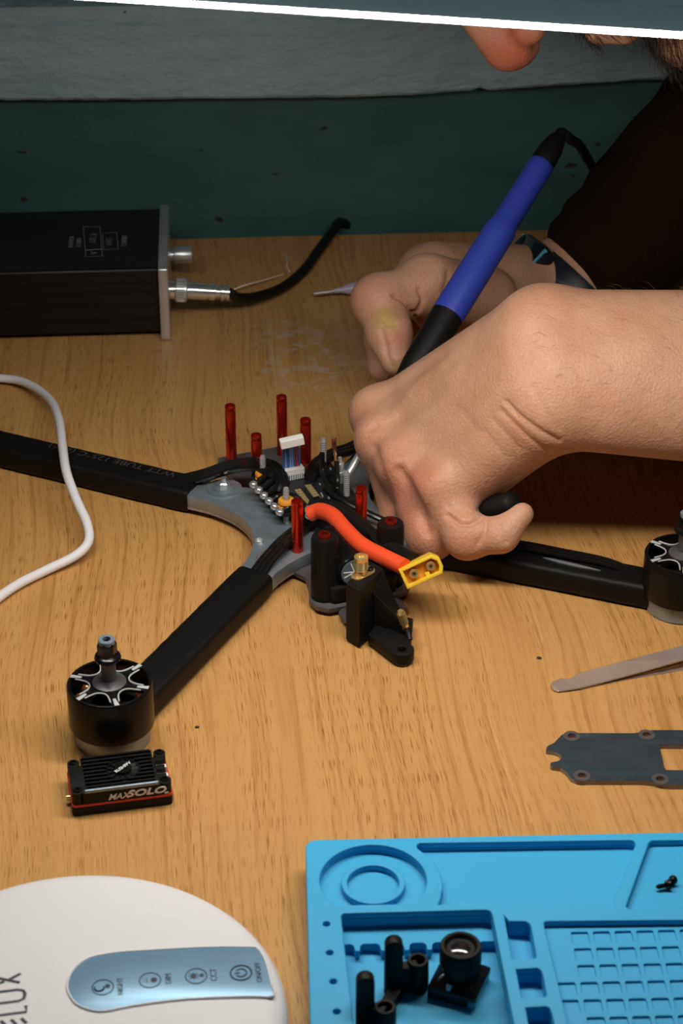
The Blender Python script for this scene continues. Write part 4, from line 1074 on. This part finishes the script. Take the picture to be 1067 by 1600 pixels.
# ---- right hand and forearm
RH = Field((-.005, .775, .004), (.415, .945, .150), .00110)
def build_right():
    F = RH
    W = [q3(866, 628, .826), q3(862, 578, .836), q3(858, 524, .850)]
    E = np.array([.375, .850, .070])
    # forearm: three parallel strands give the flat-oval section
    for (a, ra), off, rb in zip(((W[0], .0205), (W[1], .0225), (W[2], .0205)), ((0, -.012, -.016), (0, 0, 0), (0, .012, .014)), (.031, .033, .030)):
        F.cap(a, E + np.array(off), ra, rb, .012)
    I, M_, R_, P_ = q3(598, 650, .888), q3(608, 697, .870), q3(638, 738, .850), q3(690, 774, .830)
    wr = [q3(845, 520, .856), q3(840, 555, .846), q3(842, 592, .838), q3(846, 630, .828)]
    for a, b, ra, rb in ((wr[0], I, .0205, .0128), (wr[1], M_, .0215, .0130), (wr[2], R_, .0210, .0126), (wr[3], P_, .0200, .0118)):
        F.cap(a, b, ra, rb, .011)
    # palm body behind the metacarpals, heel of the hand
    F.cap(q3(845, 640, .836), q3(722, 752, .842), .0190, .0165, .010)
    F.cap(q3(800, 600, .862), q3(680, 700, .872), .020, .018, .012)
    F.cap(q3(820, 560, .868), q3(690, 640, .890), .018, .013, .012)
    # fingers (knuckle, middle joint, end joint, tip)
    F.chain([P_, q3(730, 838, .8035), q3(783, 836, .7985), q3(816, 803, .803)], [.0122, .0098, .0072, .0052], .0052)
    F.chain([R_, q3(675, 834, .8195), q3(716, 834, .842), q3(732, 806, .852)], [.0130, .0112, .0094, .0080], .0050)
    F.chain([M_, q3(636, 815, .8435), q3(672, 815, .868), q3(680, 785, .884)], [.0134, .0112, .0096, .0082], .0050)
    F.chain([I, q3(612, 742, .888), q3(620, 768, .880), q3(615, 772, .872)], [.0130, .0104, .0085, .0075], .0045)
    F.cap(q3(668, 760, .838), q3(690, 815, .824), .0085, .0070, .006); F.cap(q3(626, 730, .857), q3(648, 790, .842), .0085, .0070, .006)
    # thumb, along the far side of the iron
    F.chain([q3(800, 560, .885), q3(700, 590, .915), q3(655, 650, .915), q3(625, 715, .905)], [.017, .0130, .0105, .0085], .006)
    # knuckle swells
    for p, r in ((q3(583, 643, .882), .0105), (q3(592, 686, .862), .0110), (q3(624, 724, .8415), .0108), (q3(679, 760, .822), .0096)):
        F.ell(p, (r, r, r), None, .010)
    P, Q = F.mesh(); P = relax(P, Q, 3, .5)
    wr_ = .00045
    st = [
        # tendons and hollows between the metacarpals
        ([(590, 650), (680, 600), (790, 545)], 14, .0004), ([(600, 690), (700, 630), (800, 575)], 13, .0004), ([(640, 730), (730, 660), (820, 605)], 14, .0003),
        ([(592, 622), (625, 600), (660, 575), (690, 552)], 9, -.0008), ([(604, 664), (650, 634), (690, 606)], 11, -.0009), ([(626, 703), (670, 668), (710, 640)], 13, -.0008), ([(658, 737), (700, 700), (735, 672)], 14, -.0007),
        ([(615, 648), (632, 625), (650, 603), (668, 586), (690, 574)], 7, .0007), ([(640, 620), (662, 606), (690, 596), (720, 575)], 6, .0004),
        # between fingers
        ([(585, 700), (596, 740), (612, 790)], 7, -.0012), ([(625, 735), (640, 765), (656, 797), (668, 832)], 8, -.0022), ([(588, 664), (578, 670)], 6, -.0012),
        # wrist creases on the ulnar side
        ([(792, 628), (806, 645), (826, 661), (850, 677), (872, 688)], 3.6, -.0013), ([(783, 642), (805, 664), (828, 686), (852, 703)], 3.6, -.0009),
        ([(770, 655), (790, 677), (812, 702)], 3.6, -.0005), ([(758, 674), (776, 697), (792, 716)], 3.6, -.0004), ([(832, 604), (850, 640), (872, 668)], 4.5, -.0005), ([(720, 640), (745, 668), (770, 700)], 5, -.0003),
        # fold at the base of the little finger, finger creases
        ([(700, 806), (716, 817), (735, 818), (752, 807)], 3.4, -.0026), ([(704, 792), (724, 801), (748, 797)], 4, -.0008),
        ([(760, 812), (757, 832), (747, 850)], 2.8, -.0014), ([(776, 818), (784, 832), (791, 848)], 2.8, -.0014),
        ([(652, 690), (668, 684), (690, 676)], 3, -.0003), ([(660, 705), (690, 690)], 3, -.0003), ([(665, 668), (690, 655), (705, 650)], 3, -.0002),
    ]
    P = sculpt(P, Q, st)
    P = relax(P, Q, 1, .35)
    return P, Q
# ---- left hand and forearm
EL = np.array([.288, 1.125, .190]); WCL = q3(872, 460, 1.050)
LH = Field((-.005, .925, .003), (.215, 1.150, .175), .00125)
def build_left():
    F = LH
    wr = q3(815, 447, 1.035); wr2 = q3(818, 425, 1.055)
    E = EL
    wc = WCL
    F.cap(wc, E, .0225, .044, .012); F.cap(wc + np.array([.003, -.001, -.004]), E + np.array([.02, -.01, -.02]), .0205, .040, .012)
    # palm mass
    F.cap(wc, q3(690, 440, 1.020), .0240, .0200, .012); F.cap(q3(790, 470, 1.025), q3(690, 480, 1.012), .018, .0150, .012)
    F.cap(wc, q3(668, 428, 1.030), .0220, .0145, .012)
    # thumb: base, middle joint at the left corner, tip pointing down
    F.chain([q3(760, 465, 1.000), q3(668, 446, .985), q3(594, 473, .968), q3(608, 520, .952), q3(619, 562, .940)], [.0165, .0150, .0122, .0110, .0082], .0050)
    F.ell(q3(590, 468, .970), (.0128, .0126, .0126), None, .006)
    # index finger behind it and the others curled
    F.chain([q3(668, 428, 1.030), q3(606, 470, 1.010), q3(600, 530, .988), q3(598, 572, .968)], [.0140, .0110, .0098, .0080], .0040)
    F.chain([q3(680, 440, 1.035), q3(635, 480, 1.035), q3(650, 540, 1.020)], [.0140, .0108, .0090], .0040)
    F.chain([q3(700, 455, 1.035), q3(665, 490, 1.045), q3(690, 540, 1.030)], [.0130, .0100, .0085], .0040)
    P, Q = F.mesh(); P = relax(P, Q, 3, .5)
    st = [([(655, 452), (661, 468), (656, 482), (648, 492)], 3.0, -.0022), ([(616, 462), (630, 468), (642, 482), (650, 500)], 3.2, -.0026),
          ([(700, 425), (700, 440), (694, 455)], 4, -.0012), ([(600, 500), (606, 508), (618, 506)], 3.0, -.0012), ([(606, 540), (604, 556), (612, 572)], 3.0, -.0010),
          ([(596, 515), (600, 530), (602, 548)], 3.0, -.0012), ([(640, 400), (690, 405), (740, 410)], 12, .0008)]
    P = sculpt(P, Q, st); P = relax(P, Q, 1, .35)
    return P, Q
# ---- head, neck, trunk and upper arms (coarser; almost all of it above or beside the frame)
HF, HU = np.array([-.22, -.05, -.974]), None
HF /= np.linalg.norm(HF)
HU = np.array([-.96, .10, .22]); HU -= HF * (HU @ HF); HU /= np.linalg.norm(HU); HS = np.cross(HU, HF)     # HS = the head's left
NOSE = q3(798, 99, .960)
HC = NOSE - HF * .118 + HU * .012
def hp(f, u_, s=0): return HC + HF * f + HU * u_ + HS * s
def build_head():
    F = Field(HC - .19, HC + np.array([.30, .19, .17]), .0023)
    R = [HF, HU, HS]
    F.ell(hp(-.015, .035), (.098, .088, .076), R, .01)             # skull
    F.ell(hp(.030, -.030), (.060, .075, .062), R, .02)             # face mass
    F.cap(hp(.020, -.060, .045), hp(.078, -.088, .012), .022, .016, .018); F.cap(hp(.020, -.060, -.045), hp(.078, -.088, -.012), .022, .016, .018)  # jaw
    F.ell(hp(.083, -.090), (.017, .016, .020), R, .012)            # chin
    F.cap(hp(.082, .032, .03), hp(.082, .032, -.03), .012, .012, .012)   # brow
    F.cap(hp(.090, .022), hp(.112, -.008), .0075, .0105, .006)     # nose
    F.ell(hp(.108, -.012), (.0112, .0115, .0125), R, .005)
    for s in (1, -1):
        F.ell(hp(.096, -.015, .0125 * s), (.0095, .0085, .0075), R, .004)  # nostril wings
        F.ell(hp(.104, -.021, .006 * s), (.004, .003, .0032), R, .003, sub=True)
        F.ell(hp(.075, .015, .031 * s), (.014, .014, .016), R, .008, sub=True)
        F.ell(hp(.067, .015, .031 * s), (.0125, .0125, .0125), R, .003)
        F.ell(hp(-.012, -.004, .080 * s), (.016, .030, .008), R, .006)       # ears
        F.ell(hp(-.010, .000, .088 * s), (.009, .019, .005), R, .003, sub=True); F.ell(hp(.002, -.008, .084 * s), (.004, .007, .003), R, .003)
        F.ell(hp(.062, -.022, .036 * s), (.020, .018, .018), R, .015)
    F.cap(hp(.088, -.046, .018), hp(.088, -.046, -.018), .0075, .0075, .006); F.cap(hp(.086, -.057, .015), hp(.086, -.057, -.015), .0078, .0078, .006)   # lips
    F.cap(hp(-.02, -.040), np.array([.330, 1.045, .235]), .058, .062, .03)       # neck
    P, Q = F.mesh(); return relax(P, Q, 2, .5), Q
SHO_R, SHO_L = np.array([.400, .915, .215]), np.array([.405, 1.150, .225])
TRUNK = [((.375, 1.035, .205), (.46, 1.035, .02), .095, .105), ((.42, .965, .16), (.47, .975, -.10), .085, .09), ((.42, 1.095, .16), (.47, 1.085, -.10), .085, .09), ((.47, 1.03, -.05), (.50, 1.03, -.25), .115, .12)]
def build_trunk(infl=0.0, arms=True):
    F = Field((.17, .79, -.36), (.64, 1.24, .36), .0055)
    for a, b, ra, rb in TRUNK: F.cap(a, b, ra + infl, rb + infl, .04)
    F.cap((.33, 1.045, .235), (.40, 1.04, .17), .060 + (infl if arms else -.01), .08 + infl, .03)
    if arms:
        F.cap(SHO_R, (.378, .852, .078), .056, .036, .03); F.cap(SHO_L, EL, .056, .047, .03)
    else:
        er, el = np.array([.375, .850, .070]), EL
        F.cap(SHO_R, SHO_R + (er - SHO_R) * .55, .066, .062, .03); F.cap(SHO_L, SHO_L + (el - SHO_L) * .35, .066, .062, .03)
    P, Q = F.mesh(); return relax(P, Q, 2, .5), Q

def skin_mat():
    m = bpy.data.materials.new('skin'); m.use_nodes = True; nt = m.node_tree; L = nt.links.new; b = nt.nodes['Principled BSDF']
    tc = _n(nt, 'ShaderNodeTexCoord'); at_ = _n(nt, 'ShaderNodeAttribute', attribute_name='redness')
    n1 = _n(nt, 'ShaderNodeTexNoise'); n1.inputs['Scale'].default_value = 55; n1.inputs['Detail'].default_value = 5; L(tc.outputs['Object'], n1.inputs[0])
    n2 = _n(nt, 'ShaderNodeTexNoise'); n2.inputs['Scale'].default_value = 900; n2.inputs['Detail'].default_value = 2; L(tc.outputs['Object'], n2.inputs[0])
    r = _n(nt, 'ShaderNodeValToRGB'); r.color_ramp.elements[0].position = .3; r.color_ramp.elements[1].position = .7
    r.color_ramp.elements[0].color = (.60, .30, .180, 1); r.color_ramp.elements[1].color = (.70, .39, .250, 1); L(n1.outputs[0], r.inputs[0])
    x = _n(nt, 'ShaderNodeMix', data_type='RGBA'); L(at_.outputs['Fac'], x.inputs[0]); L(r.outputs[0], x.inputs[6]); x.inputs[7].default_value = (.58, .15, .075, 1)
    y = _n(nt, 'ShaderNodeMix', data_type='RGBA', blend_type='MULTIPLY'); y.inputs[0].default_value = .25; L(x.outputs[2], y.inputs[6]); L(n2.outputs[0], y.inputs[7])
    ys = _n(nt, 'ShaderNodeAttribute', attribute_name='stain')
    z = _n(nt, 'ShaderNodeMix', data_type='RGBA'); L(ys.outputs['Fac'], z.inputs[0]); L(y.outputs[2], z.inputs[6]); z.inputs[7].default_value = (.50, .36, .07, 1)
    L(z.outputs[2], b.inputs['Base Color'])
    b.inputs['Roughness'].default_value = .50; b.inputs['Specular IOR Level'].default_value = .35
    b.inputs['Subsurface Weight'].default_value = .12; b.inputs['Subsurface Radius'].default_value = (1, .35, .2); b.inputs['Subsurface Scale'].default_value = .0025
    v1 = _n(nt, 'ShaderNodeTexVoronoi'); v1.inputs['Scale'].default_value = 750; L(tc.outputs['Object'], v1.inputs[0])
    n3 = _n(nt, 'ShaderNodeTexNoise'); n3.inputs['Scale'].default_value = 260; n3.inputs['Detail'].default_value = 6; L(tc.outputs['Object'], n3.inputs[0])
    ad = _n(nt, 'ShaderNodeMath', operation='ADD'); L(v1.outputs['Distance'], ad.inputs[0]); L(n3.outputs[0], ad.inputs[1])
    bp = _n(nt, 'ShaderNodeBump'); bp.inputs['Strength'].default_value = .30; bp.inputs['Distance'].default_value = .0007; L(ad.outputs[0], bp.inputs['Height']); L(bp.outputs[0], b.inputs['Normal'])
    MATS['skin'] = m
skin_mat()

def person():
    base = Vector((.47, 1.03, -.36))
    t = thing('person', 'person with a beard bending over the quadcopter, both hands at the solder joint', 'person', tuple(base))
    pieces = [build_right(), build_left(), build_head(), build_trunk()]
    P = np.concatenate([p for p, _ in pieces]); Q = []; o = 0
    for p, q in pieces: Q.append(q + o); o += len(p)
    Q = np.concatenate(Q); N = vnorm(P, Q)
    me = bpy.data.meshes.new('body'); n = len(P); me.vertices.add(n); me.vertices.foreach_set('co', (P - np.array(base)).astype(np.float32).ravel())
    me.loops.add(len(Q) * 4); me.loops.foreach_set('vertex_index', Q.astype(np.int32).ravel())
    me.polygons.add(len(Q)); me.polygons.foreach_set('loop_start', np.arange(0, len(Q) * 4, 4, dtype=np.int32))
    me.update(calc_edges=True); me.validate()
    me.shade_smooth()
    red = redness(P, N, [(565, 640, 26, .30), (574, 684, 24, .30), (610, 716, 26, .30), (660, 750, 24, .35), (672, 738, 18, .25), (612, 770, 40, .35), (640, 810, 40, .35), (660, 840, 30, .25), (720, 850, 30, .2),
                         (618, 528, 18, .55), (575, 465, 22, .25), (800, 85, 60, .95), (950, 640, 60, .08), (640, 480, 40, .15)])
    stn = redness(P, N, [(598, 500, 15, .55), (612, 508, 10, .4), (604, 488, 10, .3), (617, 572, 8, .4)])
    for nm, arr in (('redness', red), ('stain', stn)):
        a = me.attributes.new(nm, 'FLOAT', 'POINT'); a.data.foreach_set('value', np.clip(arr, 0, 1).astype(np.float32))
    me.materials.append(MATS['skin'])
    ob = bpy.data.objects.new('body', me); COL.objects.link(ob); ob.parent = t
    # shirt; its dark left sleeve is added in place of shade on the forearm
    Ps, Qs = build_trunk(.008, False)
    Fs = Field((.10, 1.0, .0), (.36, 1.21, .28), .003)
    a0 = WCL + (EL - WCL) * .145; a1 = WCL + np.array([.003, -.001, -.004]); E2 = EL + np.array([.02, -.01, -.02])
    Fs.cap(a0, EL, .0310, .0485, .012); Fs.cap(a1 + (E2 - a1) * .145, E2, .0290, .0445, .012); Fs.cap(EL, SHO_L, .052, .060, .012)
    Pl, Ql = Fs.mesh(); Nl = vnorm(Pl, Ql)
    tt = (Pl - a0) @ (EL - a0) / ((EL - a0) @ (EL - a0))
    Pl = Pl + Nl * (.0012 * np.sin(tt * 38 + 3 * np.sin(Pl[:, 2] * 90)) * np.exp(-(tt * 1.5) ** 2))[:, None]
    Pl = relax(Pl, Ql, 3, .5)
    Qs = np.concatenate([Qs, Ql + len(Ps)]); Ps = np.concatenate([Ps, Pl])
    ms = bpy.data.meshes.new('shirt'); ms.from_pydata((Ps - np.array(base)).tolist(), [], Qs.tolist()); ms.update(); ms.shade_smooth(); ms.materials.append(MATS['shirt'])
    os_ = bpy.data.objects.new('shirt', ms); COL.objects.link(os_); os_.parent = t; os_['label'] = 'dark brown shirt with a left sleeve added as shade on the arm'
    # hair strands rooted on the skin
    def strands(name, sel, length, rad, dirf, mat, count):
        idx = np.flatnonzero(sel)
        if not len(idx): return
        idx = rng.choice(idx, min(count, len(idx)), replace=False); vs, fs = [], []
        for i in idx:
            p, nn = P[i], N[i]; l = length * rng.uniform(.5, 1.25); d = dirf(p, nn) + rng.normal(0, .25, 3); d /= np.linalg.norm(d)
            a = np.cross(d, nn); a /= max(np.linalg.norm(a), 1e-6); b = np.cross(a, d)
            p1 = p + nn * l * .22 + d * l * .5; p2 = p + nn * l * .22 + d * l
            o_ = len(vs)
            for c, r in ((p - nn * .0004, rad), (p1, rad * .8)):
                for k in range(3): vs.append(c + (a * math.cos(2.09 * k) + b * math.sin(2.09 * k)) * r)
            vs.append(p2)
            for k in range(3):
                l_ = (k + 1) % 3; fs += [(o_ + k, o_ + l_, o_ + 3 + l_, o_ + 3 + k), (o_ + 3 + k, o_ + 3 + l_, o_ + 6)]
        mh = bpy.data.meshes.new(name); mh.from_pydata((np.array(vs) - np.array(base)).tolist(), [], fs); mh.update(); mh.materials.append(MATS[mat])
        oh = bpy.data.objects.new(name, mh); COL.objects.link(oh); oh.parent = t; oh['kind'] = 'stuff'
        return oh
    nR, nL, nH = len(pieces[0][0]), len(pieces[1][0]), len(pieces[2][0])
    region = np.concatenate([np.zeros(nR), np.ones(nL), np.full(nH, 2), np.full(len(pieces[3][0]), 3)])
    up = (region == 0) & (P[:, 0] > .085) & (N[:, 2] > -.2)
    strands('arm_hair', up, .0080, .00005, lambda p, nn: np.array([-.55, .15, -.35]) - nn * nn.dot([-.55, .15, -.35]), 'hair_arm', 900)
    upl = (region == 1) & (P[:, 0] > .10)
    strands('arm_hair', upl, .010, .00006, lambda p, nn: np.array([-.5, -.3, -.3]), 'hair_arm', 300)
    q = P - HC; f_, u_, s_ = q @ HF, q @ HU, q @ HS
    hd = region == 2
    beard = hd & (u_ < -.050) & (f_ > .0) & (u_ > -.125) & ~((np.abs(s_) < .024) & (u_ > -.066))
    strands('beard', beard, .010, .00016, lambda p, nn: -HU * .8 + HF * .3 + nn * .4, 'hair_dark', 5200)
    must = hd & (u_ < -.026) & (u_ > -.047) & (f_ > .070) & (np.abs(s_) < .032)
    strands('moustache', must, .008, .00016, lambda p, nn: -HU * .8 + nn * .5, 'hair_dark', 900)
    scalp = hd & (((u_ > .055) & (f_ < .085)) | ((f_ < .0) & (u_ > -.035))) & (np.abs(s_) < .078)
    strands('hair', scalp, .020, .00032, lambda p, nn: -HF * .5 + HU * .2 + nn * .3, 'hair_dark', 9500)
    eb = hd & (f_ > .06) & (np.abs(u_ - .035) < .006) & (np.abs(s_) < .045) & (np.abs(s_) > .012)
    strands('eyebrow', eb, .008, .00016, lambda p, nn: nn * .2 + HS * np.sign((p - HC) @ HS), 'hair_dark', 400)
    return t
person()

# ------------------------------------------------------------------ soldering iron in the right hand
def iron():
    A, B = at(537, 752, .0215), atY(862, 231, 1.000)
    A = V3(A); B = V3(B); L = (B - A).length; d = (B - A) / L
    t = thing('soldering_iron', 'blue handled soldering iron with a black grip, held over the circuit board', 'soldering iron', tuple(A))
    def fr(px, py):                             # fraction along the axis that shows at this pixel
        best = min(range(1001), key=lambda k: (lambda p: math.hypot(proj([A + (B - A) * (k / 1000)])[0][0] - px, proj([A + (B - A) * (k / 1000)])[1][0] - py))(0))
        return best / 1000 * L
    s_grip, s_top = fr(700, 497), fr(848, 258)
    MB().axis(A, B, [(.0004, 0), (.0016, .006), (.0021, .012), (.0021, .022)], 18).build('tip', 'steel', t)
    MB().axis(A, B, [(.0026, .020), (.0030, .022), (.0030, .050)], 20).build('sleeve', 'chrome', t)
    MB().axis(A, B, [(.0048, .036), (.0056, .040), (.0060, .060), (.0072, s_grip - .030), (.0080, s_grip - .004), (.0082, s_grip + .001)], 28).build('grip', 'black_rubber', t)
    m = s_grip + (s_top - s_grip) * .58
    MB().axis(A, B, [(.0078, s_grip), (.0083, s_grip + .002), (.0080, m - .004), (.0078, m - .001), (.0068, m + .0015), (.0066, s_top - .006), (.0068, s_top - .001), (.0064, s_top)], 32).build('handle', 'blue_handle', t)
    MB().axis(A, B, [(.0058, s_top - .001), (.0064, s_top + .001), (.0060, s_top + .010), (.0046, s_top + .016), (.0032, s_top + .019)], 24).build('strain_relief', 'black_rubber', t)
    e = A + d * (s_top + .017)
    pts = [e, e + d * .004, V3(atY(893, 219, 1.012)), V3(atY(906, 228, 1.04)), V3(atY(925, 260, 1.09)), V3(atY(948, 292, 1.13)), V3(atY(985, 335, 1.150)), V3(atY(1080, 372, 1.150)), Vector((.33, 1.17, .035))]
    MB().tube(catmull(pts, 8), .0026, 12).build('cord', 'black_rubber', t)
iron()

# black tool handle in the crook of the little finger
def tool():
    A, B = q3(700, 808, .836), q3(806, 786, .8125)
    A, B = V3(A), V3(B); d = (B - A).normalized(); L = (B - A).length
    t = thing('hand_tool', 'black rounded tool handle gripped by the curled little finger', 'tool', tuple(A))
    MB().axis(A, B, [(.0030, 0), (.0052, .004), (.0058, L * .5), (.0058, L - .003), (.0050, L - .0012), (.0030, L), (.0005, L + .0004)], 24).build('handle', 'black_rubber', t)
    MB().axis(A, A - d, [(.0030, -.001), (.0022, .004), (.0016, .020), (.0008, .030)], 16).build('shank', 'steel', t)
tool()

# ------------------------------------------------------------------ watch on the left wrist
def watch():
    ax = EL - WCL; ax /= np.linalg.norm(ax); ax = V3(ax)
    c = V3(WCL + np.array(ax) * .002 + np.array([.003, -.001, -.005])); view = (CAMP - c).normalized()
    up_ = (UPV - ax * UPV.dot(ax)).normalized(); side = ax.cross(up_)
    M = Matrix((side, up_, ax)).transposed().to_4x4(); M.translation = c
    t = thing('smartwatch', 'black watch with a rubber strap on the left wrist', 'watch', tuple(c))
    rx, ry, wd = .0320, .0310, .0130
    rings = []
    for k in range(48):
        a = 2 * math.pi * k / 48; r = Vector((math.cos(a), math.sin(a), 0)); p = Vector((rx * math.cos(a), ry * math.sin(a), 0))
        rings.append([p + r * o + Vector((0, 0, z)) for o, z in ((0, -wd), (.0016, -wd), (.0024, -wd * .8), (.0024, wd * .8), (.0016, wd), (0, wd))])
    MB(M).rings(rings, False, None, True).build('strap', 'watch_strap', t)
    def off(a): 
        w_ = M @ Vector((rx * 1.15 * math.cos(a), ry * 1.15 * math.sin(a), 0)); uu, vv = proj([w_]); return math.hypot(uu[0] - 824, vv[0] - 405)
    a = min([math.radians(k) for k in range(0, 360, 2)], key=off); p = Vector((rx * math.cos(a), ry * math.sin(a), 0)); r = Vector((math.cos(a), math.sin(a), 0)).normalized()
    CM = M @ frame(p + r * .0012, (-r.y, r.x, 0), r)
    MB(CM).plate([rrect(.030, .0240, .005, 5)], -.001, .0075, .0012).build('case', 'watch_strap', t)
    MB(CM).plate([rrect(.0275, .0215, .0045, 5)], .0074, .0086, .0003).build('screen', 'watch_glass', t)
    for sg in (-1, 1): MB(CM).box((sg * .0140 - .0005, -.0100, .0062), (sg * .0140 + .0005, .0100, .0082)).build('edge_glint', 'watch_glint', t, smooth=False)  # cyan strips painted as the highlight along the glass edge
watch()
